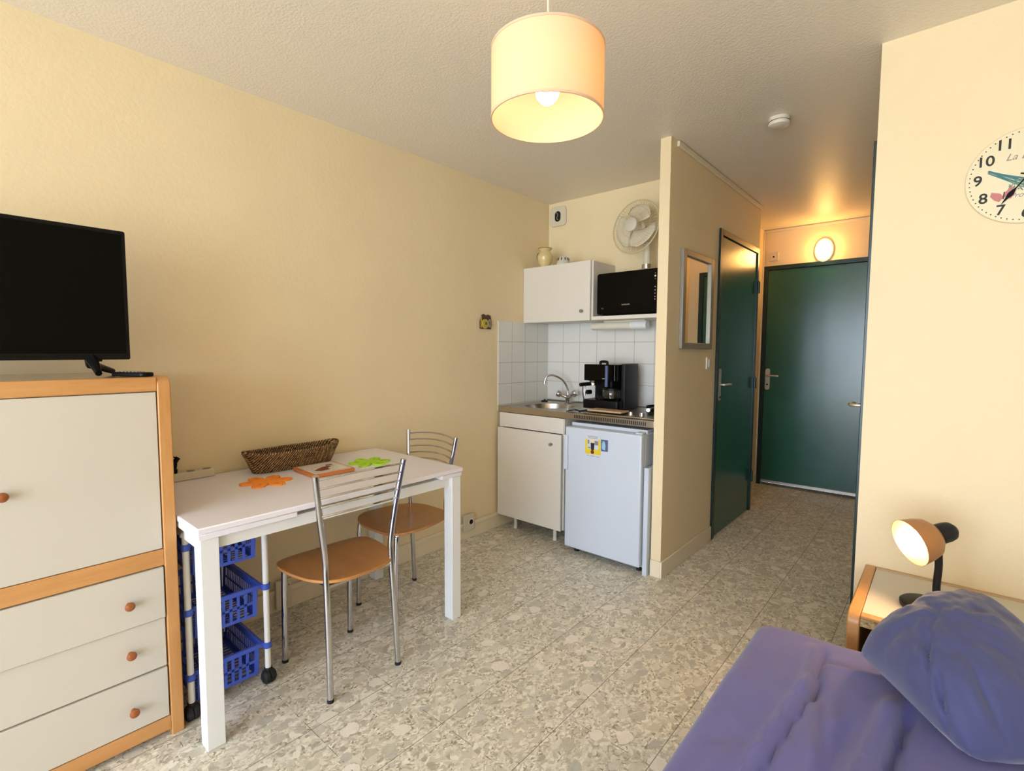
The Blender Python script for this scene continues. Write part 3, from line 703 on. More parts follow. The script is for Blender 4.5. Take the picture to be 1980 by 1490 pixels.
for k in range(n):
    a = 2*PI*k/n; c, s = math.cos(a), math.sin(a)
    X0, X1, Y0, Y1 = .022, .56, 2.662, YK-.009
    tt = min(((X1-cx)/c if c > 1e-9 else (X0-cx)/c if c < -1e-9 else 9), ((Y1-cy)/s if s > 1e-9 else (Y0-cy)/s if s < -1e-9 else 9)); outer.append((cx+c*tt, cy+s*tt))
corner = [(.56, YK-.009), (.022, YK-.009), (.022, 2.662), (.56, 2.662)]
for q in corner:
    k = min(range(n), key=lambda i: (outer[i][0]-q[0])**2+(outer[i][1]-q[1])**2); outer[k] = q
rin = [(cx+R*math.cos(2*PI*k/n), cy+R*math.sin(2*PI*k/n)) for k in range(n)]
O_ = [b.verts.new((p[0], p[1], WZ)) for p in outer]; I_ = [b.verts.new((p[0], p[1], WZ)) for p in rin]
for k in range(n): b.faces.new((O_[k], O_[(k+1) % n], I_[(k+1) % n], I_[k]))
lathe(b, [(R, 0), (R-.006, -.004), (R-.02, -.12), (R-.05, -.14), (.02, -.145), (0, -.145)], (cx, cy, WZ), (0, 0, 1), n)
bmesh.ops.remove_doubles(b, verts=b.verts, dist=.0004)
box(b, .56, XP1-.002, 2.662, YK-.009, WZ-.012, WZ)
box(b, .008, .0218, 2.66, YK-.009, WZ-.035, WZ)
obj('steel_top', b, 'steel', t)
b = B(); box(b, .008, XP1-.002, 2.652, 2.662, WZ-.036, WZ+.003); box(b, .008, XP1-.002, YK-.012, YK-.0075, WZ, WZ+.012); obj('front_edge', b, 'steel', t, .002)
b = B()
for i in range(40): x = .655+i*.0122; box(b, x, x+.005, 2.6508, 2.654, WZ-.027, WZ-.006)
sl = obj('vent_slots', b, 'dark', t)
b = B(); lathe(b, [(0, 0), (.026, 0), (.026, .006), (.018, .01), (.006, .012), (.006, .02), (0, .02)], (.06, 3.13, WZ+.0005)); 
tag(obj('sink_plug', b, 'rubber'), 'black rubber plug on the worktop corner behind the sink', 'sink plug')
# tap
t = thing('mixer_tap', 'chrome mixer tap with two knobs and curved swan-neck spout', 'tap', (.262, 3.155, WZ))
b = B(); lathe(b, [(0, 0), (.024, 0), (.024, .006), (.018, .012), (.017, .045), (.02, .05), (.012, .062), (0, .066)], (.262, 3.15, WZ+.0005)); tube(b, [(.228, 3.122, WZ+.063), (.262, 3.148, WZ+.045), (.296, 3.150, WZ+.063)], .014, 14); obj('body', b, 'chrome', t)
b = B(); tube(b, bez([(.264, 3.15, WZ+.05), (.262, 3.148, WZ+.11), (.235, 3.12, WZ+.175), (.19, 3.07, WZ+.21), (.155, 3.035, WZ+.205), (.142, 3.022, WZ+.165)], 7), .0078, 12); cyl(b, (.142, 3.022, WZ+.168), (.141, 3.021, WZ+.148), .011, 16); obj('spout', b, 'chrome', t)
for s, p in ((1, Vector((.185, 3.09, WZ+.085))), (-1, Vector((.335, 3.15, WZ+.085)))):
    b = B(); a = (p-Vector((.262, 3.148, WZ+.045))).normalized(); q = Vector((.262, 3.148, WZ+.045))+a*.045
    lathe(b, [(0, 0), (.013, 0), (.013, .008), (.024, .012), (.025, .036), (.020, .043), (0, .044)], q, a, 8); obj('tap_knob', b, 'chrome', t)
# hob
t = thing('cooking_hob', 'two-ring electric hob set in the right of the steel worktop', 'hob', (.95, 2.95, WZ))
obj('hob_plate', box(B(), .70, 1.165, 2.69, 3.19, WZ+.0005, WZ+.012), 'steel', t, .004)
for x, y, r in ((.865, 2.80, .07), (1.075, 2.98, .08)):
    b = B(); lathe(b, [(0, .006), (r*.3, .004), (r*.32, .007), (r, .008), (r+.004, .004), (r+.006, 0)], (x, y, WZ+.012)); obj('hotplate', b, 'rubber', t)
for x in (1.0, 1.07):
    b = B(); lathe(b, [(0, .024), (.014, .022), (.016, .003), (.02, 0)], (x, 2.735, WZ+.012)); obj('control_knob', b, 'chrome', t)
t = thing('chopping_board', 'thin wooden board lying on the front of the hob', 'board', (.83, 2.74, WZ))
obj('board', box(B(), .72, .955, 2.695, 2.80, WZ+.0215, WZ+.032), 'brownedge', t, .003)
t = thing('frying_pan', 'black-handled frying pan at the right end of the hob', 'pan', (1.09, 2.93, WZ))
b = B(); lathe(b, [(0, .003), (.072, .003), (.088, .034), (.091, .034), (.076, 0), (0, 0)], (1.078, 2.975, WZ+.0205)); obj('pan_body', b, 'black', t)
b = B(); tube(b, bez([(1.09, 2.885, WZ+.05), (1.10, 2.82, WZ+.055), (1.115, 2.73, WZ+.055)], 5), .009, 10); h = obj('pan_handle', b, 'black', t)
b = B(); tube(b, [(1.113, 2.745, WZ+.055), (1.118, 2.715, WZ+.055)], .0105, 12); obj('handle_end', b, 'chrome', h)
t = thing('serving_fork', 'dark slotted utensil lying on the worktop before the coffee maker', 'utensil', (.66, 2.75, WZ))
b = B(); tube(b, bez([(.70, 2.76, WZ+.02), (.66, 2.75, WZ+.012), (.63, 2.74, WZ+.006)], 4), .006, 8)
for i in range(4): tube(b, bez([(.64, 2.745, WZ+.008), (.60, 2.735+.012*(i-1.5), WZ+.014), (.56, 2.73+.02*(i-1.5), WZ+.004)], 4), .0028, 6)
obj('tines', b, 'charcoal', t)

# coffee maker
t = thing('coffee_maker', 'black filter and espresso coffee machine on the worktop', 'coffee maker', (.70, 3.02, WZ))
mx0, mx1, my0, my1, bz = .568, .836, 2.885, 3.135, WZ+.0135
b = B(); prism(b, rrect(mx1-mx0+.004, my1-my0, .02, 4, (mx0+mx1)/2-.006, (my0+my1)/2), .058, Matrix.Translation((0, 0, bz))); obj('base', b, 'black', t, .004)
obj('rear_column', box(B(), mx0+.03, mx1-.01, 2.985, my1-.002, bz+.058, bz+.245), 'black', t, .004)
b = B(); prism(b, rrect(.034, .182, .010, 4, mx1-.012, 3.047), .296, Matrix.Translation((0, 0, bz))); obj('side_panel', b, 'charcoal', t, .004)
b = B(); prism(b, rrect(mx1-mx0-.026, my1-my0-.004, .014, 4, (mx0+mx1)/2-.014, (my0+my1)/2), .108, Matrix.Translation((0, 0, bz+.184))); obj('top_housing', b, 'gloss', t, .004)
b = B(); lathe(b, [(0, 0), (.052, 0), (.056, .038), (.05, .042), (0, .042)], (.752, 2.95, bz+.144), (0, 0, 1), 28); obj('filter_basket', b, 'gloss', t)
b = B(); tube(b, [(.745, 2.884, bz+.150), (.745, 2.884, bz+.285)], .011, 12); obj('water_gauge', b, 'slate', t)
obj('maker_mark', box(B(), .712, .730, 2.8855, 2.8868, bz+.198, bz+.202), 'alu', t)
b = B(); tube(b, bez([(.635, 2.99, bz+.290), (.637, 2.99, bz+.306), (.66, 2.99, bz+.309), (.685, 2.99, bz+.306), (.688, 2.99, bz+.290)], 5), .009, 10); obj('lid_knob', b, 'black', t)
b = B(); lathe(b, [(0, 0), (.024, 0), (.026, .016), (.023, .022), (.027, .034), (0, .034)], (.624, 2.92, bz+.150), (0, 0, 1), 24); obj('brew_head', b, 'chrome', t)
b = B(); tube(b, bez([(.622, 2.915, bz+.162), (.598, 2.875, bz+.160), (.575, 2.835, bz+.156)], 5), .0125, 12); pf = obj('filter_holder', b, 'black', t)
b = B(); tube(b, bez([(.602, 2.90, bz+.184), (.586, 2.885, bz+.15), (.585, 2.877, bz+.10)], 5), .0032, 8); cyl(b, (.585, 2.877, bz+.105), (.585, 2.877, bz+.085), .007, 12); obj('steam_pipe', b, 'chrome', t)
b = B(); cyl(b, (.600, 2.93, bz+.105), (.588, 2.90, bz+.105), .015, 16); obj('steam_knob', b, 'black', t)
b = B(); tube(b, bez([(.585, 2.855, bz+.145), (.586, 2.852, bz+.10), (.607, 2.85, bz+.05), (.65, 2.852, bz+.030), (.70, 2.856, bz+.02), (.74, 2.862, bz+.006)], 7), .0032, 8); obj('power_cord', b, 'black', t)
for k_ in range(3):
    b = B(); tube(b, bez([(.64, 2.93+.01*k_, bz+.12-.012*k_), (.665, 2.91, bz+.09-.01*k_), (.69, 2.925, bz+.075-.012*k_)], 5), .003, 8); obj('coiled_cord', b, 'charcoal', t)
t = thing('coffee_carafe', 'glass coffee jug with black handle in the coffee maker', 'jug', (.755, 2.93, bz+.06))
b = B(); lathe(b, [(0, .002), (.048, .002), (.058, .012), (.0615, .038), (.059, .066), (.054, .074), (.052, .074), (.057, .065), (.0595, .038), (.056, .014), (.046, .005), (0, .005)], (.752, 2.945, bz+.0585), seg=40); obj('glass_jug', b, 'glass', t)
b = B(); lathe(b, [(.0546, .068), (.059, .068), (.058, .079), (.05, .0815), (0, .0815), (0, .0765), (.0546, .0765)], (.752, 2.945, bz+.0585)); obj('lid', b, 'black', t)
b = B(); tube(b, bez([(.800, 2.910, bz+.132), (.822, 2.880, bz+.134), (.842, 2.862, bz+.10), (.828, 2.876, bz+.068), (.803, 2.905, bz+.066)], 5), .005, 8); obj('handle', b, 'black', t)

# fridge
t = thing('small_fridge', 'white under-counter fridge with coloured stickers on its door', 'fridge', (.89, 2.9, 0))
FX0, FX1 = .636, 1.146
b = B(); box(b, FX0+.003, FX1-.003, 2.645, 3.19, .03, .80); obj('cabinet', b, 'white_cool', t, .004)
b = B(); box(b, FX0, FX1, 2.655, 3.19, .80, .822); obj('top_panel', b, 'white_cool', t, .004)
dr = obj('door', box(B(), FX0, FX1, 2.585, 2.637, .048, .802), 'white_cool', t, .008, seg=3)
obj('seal', box(B(), FX0+.012, FX1-.012, 2.637, 2.645, .055, .795), 'grey', t)
b = B(); box(b, FX0-.004, FX0+.024, 2.572, 2.5845, .535, .752); obj('handle', b, 'white_cool', dr, .005)
b = B(); box(b, FX1-.045, FX1-.005, 2.60, 2.66, .8025, .812); obj('hinge_cap', b, 'white_cool', t, .002)
for x in (FX0+.04, FX1-.04):
    for y in (2.67, 3.15):
        b = B(); cyl(b, (x, y, 0), (x, y, .03), .016, 14); obj('foot', b, 'rubber', t)
FZ = 2.5845
t = thing('drink_poster_magnet', 'yellow and white drink magnet on the upper fridge door', 'magnet', (.835, FZ, .70))
obj('card', box(B(), .783, .888, FZ-.0016, FZ-.0002, .634, .768), 'white_cool', t)
o_ = FZ-.0016
b = B(); box(b, .783, .888, o_-.0008, o_, .655, .684); box(b, .783, .797, o_-.0008, o_, .684, .742); box(b, .874, .888, o_-.0008, o_, .684, .745); obj('yellow_border', b, 'yellow', t)
b = B(); prism(b, [(-.013, .02), (.013, .02), (.010, -.022), (-.010, -.022)], .0014, XZ(.834, o_, .702)); obj('printed_glass', b, 'ink', t)
b = B(); prism(b, [(-.011, 0), (.011, 0), (.013, .024), (-.013, .024)], .0014, XZ(.834, o_, .723)); obj('printed_foam', b, 'dial', t)
b = B(); box(b, .801, .811, o_-.0012, o_, .715, .738); box(b, .848, .872, o_-.0012, o_, .712, .736); box(b, .803, .82, o_-.0012, o_, .688, .696); obj('printed_shapes', b, 'grey', t)
b = B(); lathe(b, [(0, .0016), (.012, .0016), (.012, 0)], (.834, o_, .668), (0, -1, 0), 18); obj('printed_badge', b, 'red', t)
b = B()
for i, (a, c, z) in enumerate(((.80, .87, .760), (.805, .866, .752), (.795, .81, .645), (.82, .85, .644), (.858, .88, .642))): box(b, a, c, o_-.0006, o_, z-.0015, z+.0015)
obj('printed_lines', b, 'grey', t)
t = thing('picture_magnet', 'small blue picture magnet beside the yellow one on the fridge', 'magnet', (.912, FZ, .72))
obj('card', box(B(), .892, .936, FZ-.003, FZ-.0002, .682, .750), 'slate', t, .0005)
b = B(); prism(b, [(-.013, -.022), (.008, -.028), (.011, .0), (.004, .024), (-.008, .026), (-.014, .005)], .0012, XZ(.912, FZ-.003, .716)); obj('printed_picture', b, 'bluegrey', t)
tag(obj('white_board', box(B(), 1.152, 1.179, 2.612, 3.1, 0, .617), 'white_cool', None, .002), 'tall narrow white panel standing between fridge and partition', 'panel')

# wall cupboard, shelf, microwave, strip light
t = thing('wall_cupboard', 'white wall cupboard above the sink in the kitchen corner', 'cabinet', (.29, 3.1, 1.47))
obj('carcass', box(B(), .003, .59, 2.957, YK-.001, 1.4755, 1.868), 'kwhite', t, .001)
dr = obj('door', box(B(), .002, .578, 2.937, 2.954, 1.472, 1.87), 'kwhite', t, .0015); knob(dr, (.518, 2.937, 1.535), (0, -1, 0), 'grey', .012)
tag(obj('wall_shelf', box(B(), .591, XP1-.001, 2.937, YK-.0085, 1.472, 1.496), 'kwhite', None, .0015), 'white shelf under the microwave beside the wall cupboard', 'shelf')
t = thing('microwave_oven', 'black microwave oven on the kitchen shelf', 'microwave', (.85, 3.1, 1.497))
mx0, mx1, my, mz0, mz1 = .627, 1.083, 2.945, 1.506, 1.772
b = B(); box(b, mx0+.004, mx1-.004, my+.022, 3.225, mz0, mz1-.004); obj('casing', b, 'charcoal', t, .005)
b = B(); prism(b, rrect(mx1-mx0, mz1-mz0, .016, 5, 0, 0), .022, XZ((mx0+mx1)/2, my+.0215, (mz0+mz1)/2)); obj('front', b, 'gloss', t, .003)
textmesh('maker_badge', 'SAMSUNG', .0125, XZ(.838, my-.0007, 1.5625), 'alu', t)
textmesh('printed_text', 'TDS', .010, XZ(.668, my-.0007, 1.545), 'grey', t)
b = B()
for z, s in ((1.743, .002), (1.725, .006), (1.708, .002), (1.66, .003), (1.64, .003), (1.62, .003), (1.60, .003), (1.585, .003)): cyl(b, (1.035, my, z), (1.035, my-.0012, z), s, 14)
obj('control_marks', b, 'alu', t)
for x in (.66, 1.05):
    b = B(); cyl(b, (x, 3.0, 1.4965), (x, 3.0, 1.507), .014, 12); cyl(b, (x, 3.19, 1.4965), (x, 3.19, 1.507), .014, 12); obj('foot', b, 'rubber', t)
t = thing('strip_light', 'unlit white tube lamp below the kitchen shelf', 'lamp', (.71, 3.12, 1.44))
b = B(); tube(b, [(.50, 3.10, 1.4395), (.80, 3.10, 1.4395)], .027, 20); obj('diffuser', b, 'plastic', t)
b = B(); tube(b, [(.8005, 3.10, 1.4395), (.915, 3.10, 1.4395)], .0295, 20); cyl(b, (.815, 3.071, 1.445), (.815, 3.067, 1.445), .006, 12); obj('housing', b, 'tableleg', t)
b = B(); box(b, .595, .90, 3.09, 3.135, 1.455, 1.4716); obj('mount', b, 'plastic', t)
# things on the cupboard and the microwave
b = B(); lathe(b, [(0, .0), (.028, 0), (.03, .004), (.05, .045), (.0575, .075), (.056, .092), (.040, .115), (.036, .126), (.05, .140), (.0515, .143), (.047, .143), (.033, .128), (0, .12)], (0, 0, 0), seg=36)
t = thing('pottery_vase', 'pale yellow pottery vase on top of the wall cupboard', 'vase', (.135, 3.02, 1.8685)); obj('vase_body', b, 'vase', t, local=True)
b = B(); tube(b, [(.0505*math.cos(a), .0505*math.sin(a), .143) for a in [2*PI*k/36 for k in range(36)]], .0022, 6, closed=True)
obj('painted_rim', b, 'olive', t, local=True)
b = B(); tube(b, bez([(-.03, -.036, .11), (-.046, -.034, .095), (-.047, -.036, .075), (-.044, -.036, .058)], 5), .0018, 6)
for z in (.1, .085, .07): tube(b, [(-.044, -.037, z), (-.034, -.046, z+.006)], .0016, 6)
obj('painted_sprig', b, 'olive', t, local=True)
t = thing('gas_detector', 'small white domed detector on top of the wall cupboard', 'detector', (.305, 3.01, 1.8685))
b = B(); lathe(b, [(0, 0), (.046, 0), (.048, .006), (.047, .026), (.042, .032), (.038, .052), (.028, .062), (0, .064)], (.305, 3.01, 1.8685)); obj('dome', b, 'white', t)
b = B()
for k in range(10):
    a = 2*PI*k/10; c, s = math.cos(a), math.sin(a); tube(b, [(.305+.0405*c, 3.01+.0405*s, 1.8685+.036), (.305+.0375*c, 3.01+.0375*s, 1.8685+.053)], .0035, 6)
obj('slots', b, 'dark', t)

# fan
def fan():
    t = thing('desk_fan', 'cream desk fan with three blades on top of the microwave', 'fan', (.895, 3.11, 1.7685))
    px, py = .897, 3.11
    b = B(); lathe(b, [(0, 0), (.085, 0), (.085, .012), (.06, .022), (.03, .028), (0, .028)], (px, py, 1.7725)); obj('base', b, 'plastic_g', t)
    b = B(); cyl(b, (px, py, 1.80), (px, py, 1.96), .027, 20, .022); obj('pole', b, 'plastic_g', t)
    b = B(); cyl(b, (px, py, 1.80), (px, py, 1.828), .033, 20); obj('collar', b, 'chrome', t)
    ctr = Vector((.838, 3.055, 2.068)); ax = Vector((-.12, -1, .12)).normalized(); u = ax.cross(Vector((0, 0, 1))).normalized(); v = u.cross(ax).normalized(); R = .172
    P = lambda r, a, h: ctr+u*math.cos(a)*r+v*math.sin(a)*r+ax*h
    b = B(); tube(b, [P(0, 0, -.075), P(0, 0, -.03)], [.04, .05], 20); tube(b, [P(0, 0, -.13), P(0, 0, -.075)], [.025, .045], 20); tube(b, [Vector((px, py, 1.95)), P(0, 0, -.08)], .024, 14); obj('motor', b, 'plastic_g', t)
    b = B(); tube(b, [P(R, 2*PI*k/48, 0) for k in range(48)], .0045, 8, closed=True); obj('grille_ring', b, 'fanwire', t)
    for sgn, nm in ((1, 'front_grille'), (-1, 'rear_grille')):
        b = B()
        for k in range(52):
            a = 2*PI*k/52; tube(b, [P(R*f, a+.25*(1-f), sgn*.045*math.cos(f*PI/2)**.7) for f in (.18, .4, .6, .8, .93, 1.0)], .0009, 4, caps=False)
        for f in (.45, .72): tube(b, [P(R*f, 2*PI*k/36, sgn*.045*math.cos(f*PI/2)**.7) for k in range(36)], .0012, 4, closed=True)
        obj(nm, b, 'fanwire', t)
    b = B(); lathe(b, [(0, .062), (.03, .061), (.044, .054), (.045, .044), (0, .044)], ctr, ax, 32); obj('centre_cap', b, 'white', t)
    b = B(); tube(b, [P(0, 0, -.03), P(0, 0, .03)], .03, 18); hb = obj('hub', b, 'fanblade', t)
    for i in range(3):
        b = B(); a0 = math.radians(124+120*i); G = []
        for r in [.025+.12*k/8 for k in range(9)]:
            f = (r-.025)/.12; half = math.radians(24+32*math.sin(min(1, f*1.1)*PI*.55))*(1 if f < .85 else 1-(f-.85)*2.6); sw = math.radians(-22*f)
            G.append([b.verts.new(P(r, a0+sw+half*(2*j/8-1), .018*(2*j/8-1))) for j in range(9)])
        for A, Bq in zip(G, G[1:]):
            for j in range(8): b.faces.new((A[j], A[j+1], Bq[j+1], Bq[j]))
        o = obj('blade', b, 'fanblade', t); s = o.modifiers.new('solid', 'SOLIDIFY'); s.thickness = .002
fan()

# ------------------------------------------------------------------ pendant lamp
PX, PY_ = 1.557, 1.152; ZT, ZB, PR = 2.060, 1.886, .150
t = thing('pendant_lamp', 'cream drum pendant lamp hanging lit from the ceiling', 'lamp', (PX, PY_, ZB))
b = B(); lathe(b, [(PR, ZB), (PR, ZT)], (PX, PY_, 0), (0, 0, 1), 72); o = obj('lamp_shade', b, 'shade', t)
for z in (ZB, ZT):
    b = B(); lathe(b, [(PR-.0022, z-.003), (PR+.0012, z-.003), (PR+.0012, z+.003), (PR-.0022, z+.003), (PR-.0022, z-.003)], (PX, PY_, 0), (0, 0, 1), 72); obj('shade_rim', b, 'shade', t)
b = B()
for k in range(3): a = 2*PI*k/3+.5; tube(b, [(PX+.02*math.cos(a), PY_+.02*math.sin(a), ZT-.03), (PX+(PR-.003)*math.cos(a), PY_+(PR-.003)*math.sin(a), ZT-.004)], .0015, 6)
lathe(b, [(.018, ZT-.032), (.024, ZT-.032), (.024, ZT-.028), (.018, ZT-.028), (.018, ZT-.032)], (PX, PY_, 0)); obj('shade_support', b, 'plastic', t)
b = B(); cyl(b, (PX, PY_, ZT+.005), (PX, PY_, ZT-.065), .018, 20); obj('lamp_holder', b, 'plastic', t)
b = B(); zc = 1.957; lathe(b, [(0, -.034), (.016, -.030), (.029, -.015), (.033, .002), (.029, .02), (.018, .045), (.014, .06), (.014, .072)], (PX, PY_, zc), seg=28); obj('bulb', b, 'bulb', t)
b = B(); cyl(b, (PX, PY_, ZT+.005), (PX, PY_, HC-.03), .0028, 8); obj('cord', b, 'plastic', t)
b = B(); lathe(b, [(0, -.035), (.012, -.035), (.045, -.012), (.05, -.0005), (0, -.0005)], (PX, PY_, HC)); obj('ceiling_rose', b, 'plastic', t)

# ------------------------------------------------------------------ clock
CXc, CZc, CR = 2.570, 1.840, .153
t = thing('wall_clock', 'round cream wall clock with lavender and butterfly print', 'clock', (CXc, YR, CZc))
b = B(); lathe(b, [(0, 0), (CR, 0), (CR, .006), (CR-.002, .008), (0, .008)], (CXc, YR-.0005, CZc), (0, -1, 0), 72); obj('dial', b, 'dial', t)
FY = YR-.0087
for h in range(1, 13):
    a = PI/2-h*PI/6; r = CR*.79; mt = XZ(CXc+r*math.cos(a), FY, CZc+r*math.sin(a)); textmesh('numeral', str(h), .046, mt, 'ink', t)
for k in range(60):
    a = 2*PI*k/60; b = B(); x, z = CXc+CR*.925*math.cos(a), CZc+CR*.925*math.sin(a); cyl(b, (x, FY+.0004, z), (x, FY-.0004, z), .002, 8); obj('minute_dot', b, 'ink', t)
textmesh('printed_text', 'La Lavande', .030, XZ(CXc+.010, FY, CZc+.062), 'grey', t, shear=.4); textmesh('printed_text', 'Provence', .022, XZ(CXc+.0, FY, CZc-.062), 'grey', t, shear=.4)
rr = random.Random(3)
b = B()
for i in range(17):
    a = math.radians(rr.uniform(-9, 16)); s = rr.uniform(.6, 1); x0_, z0_ = CXc-.098, CZc+.026; p1 = (x0_+.12*s*math.cos(a), FY, z0_-.02-.12*s*math.sin(a+.25)); tube(b, [(x0_+rr.uniform(0, .004), FY, z0_+rr.uniform(-.006, .004)), p1], .0011, 4)
obj('lavender_stems', b, 'teal', t)
b = B()
for i in range(90):
    x = CXc+rr.uniform(-.045, .05); z = CZc-.012-rr.uniform(0, .045)-(x-CXc)*.35; tube(b, [(x, FY, z), (x+rr.uniform(-.008, .008), FY-.0004, z+rr.uniform(-.008, .008))], .0017, 4)
obj('lavender_flowers', b, 'teal2', t)
for sx in (-1, 1):
    b = B(); bx_, bz_ = CXc-.056, CZc-.056
    prism(b, [(0, -.006), (sx*.006, .008), (sx*.025, .020), (sx*.031, .008), (sx*.024, -.008), (sx*.014, -.018)][::sx], .0009, axes((bx_, FY, bz_), (1, 0, .25), (-.25, 0, 1)))
    obj('butterfly_wing', b, 'pink', t)
b = B(); tube(b, [(CXc-.056, FY-.001, CZc-.068), (CXc-.054, FY-.001, CZc-.046)], .0016, 5); obj('butterfly_body', b, 'ink', t)
def hand(ang, L, nm):
    a = PI/2-ang; d = Vector((math.cos(a), 0, math.sin(a))); n_ = Vector((-d.z, 0, d.x)); o_ = Vector((CXc, FY-.004, CZc)); pts = [(-.02, .002), (L*.45, .0016), (L*.58, .006), (L*.66, .0075), (L*.78, .004), (L, .0004)]
    out = [o_+d*x+n_*w for x, w in pts]+[o_+d*x-n_*w for x, w in reversed(pts)]
    b = B(); F_ = [b.verts.new(p) for p in out]; G_ = [b.verts.new(p+Vector((0, -.0008, 0))) for p in out]; b.faces.new(F_); b.faces.new(G_[::-1])
    for i in range(len(F_)): j = (i+1) % len(F_); b.faces.new((F_[i], F_[j], G_[j], G_[i]))
    return obj(nm, b, 'gloss', t)
hand(math.radians(215), .105, 'minute_hand'); hand(math.radians(106), .07, 'hour_hand')
b = B(); cyl(b, (CXc, FY, CZc), (CXc, FY-.007, CZc), .009, 18); obj('hub', b, 'gloss', t)

# ------------------------------------------------------------------ shelf unit at the bed head
SZ = .44; SY0 = 1.905
t = thing('headboard_shelf', 'white and beech shelf unit at the head of the bed', 'shelf', (2.8, 2.15, 0))
b = B(); pts = [(SY0+.0, 0), (YR-.003, 0), (YR-.003, SZ+.004)]+[(SY0+.035-.035*math.sin(a), SZ+.004-.035+.035*math.cos(a)) for a in [PI/2*k/6 for k in range(7)]]
prism(b, pts, .034, axes((2.199, 0, 0), (0, 1, 0), (0, 0, 1))); obj('side_panel', b, 'wood', t, .004)
obj('top_panel', box(B(), 2.234, 3.75, SY0+.036, YR-.019, SZ-.022, SZ), 'white', t, .001)
obj('front_lipping', box(B(), 2.234, 3.75, SY0+.004, SY0+.0355, SZ-.008, SZ+.001), 'wood', t, .0015)
obj('front_edge', box(B(), 2.234, 3.75, SY0+.005, SY0+.022, SZ-.034, SZ-.0085), 'chip', t)
obj('back_lipping', box(B(), 2.234, 3.75, YR-.0185, YR-.001, SZ-.02, SZ+.004), 'brownedge', t, .001)
obj('divider', box(B(), 2.285, 2.60, SY0+.03, SY0+.045, .0, SZ-.0225), 'chip', t)
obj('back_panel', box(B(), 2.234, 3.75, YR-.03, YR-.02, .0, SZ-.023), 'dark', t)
obj('side_panel', box(B(), 3.75, 3.784, SY0, YR-.003, 0, SZ+.004), 'wood', t, .004)
# desk lamp
t = thing('desk_lamp', 'lit desk lamp with black base on the headboard shelf', 'lamp', (2.385, 2.10, SZ))
b = B(); lathe(b, [(0, 0), (.068, 0), (.070, .006), (.070, .014), (.066, .018), (.062, .020), (0, .024)], (2.388, 2.105, SZ+.001), seg=44); obj('base', b, 'charcoal', t)
b = B(); prism(b, rrect(.018, .01, .003), .004, Matrix.Translation((2.365, 2.075, SZ+.0225))); obj('switch', b, 'rubber', t)
stem = bez([(2.412, 2.125, SZ+.02), (2.410, 2.123, SZ+.08), (2.412, 2.115, SZ+.15), (2.406, 2.085, SZ+.232)], 7)
b = B(); tube(b, stem, .0105, 14); obj('stem', b, 'rubber', t)
hx = Vector((2.405, 2.078, .697)); ax = Vector((-.726, -.616, -.30)).normalized()
b = B(); lathe(b, [(0, -.056), (.015, -.054), (.027, -.042), (.0305, -.026), (.031, .012), (0, .012)], hx, ax, 28); obj('socket_housing', b, 'charcoal', t)
b = B(); prof = [(.026, .008), (.043, .014), (.058, .030), (.066, .055), (.0715, .088), (.072, .091), (.0705, .091), (.0645, .056), (.0565, .033), (.042, .018), (.025, .012)]
lathe(b, prof, hx, ax, 40); o = obj('lamp_shade', b, 'shell', t)
b = B(); lathe(b, [(0, .084), (.017, .080), (.030, .065), (.033, .050), (.028, .032), (.015, .018), (0, .0145)], hx, ax, 28); obj('bulb', b, 'deskbulb', t)

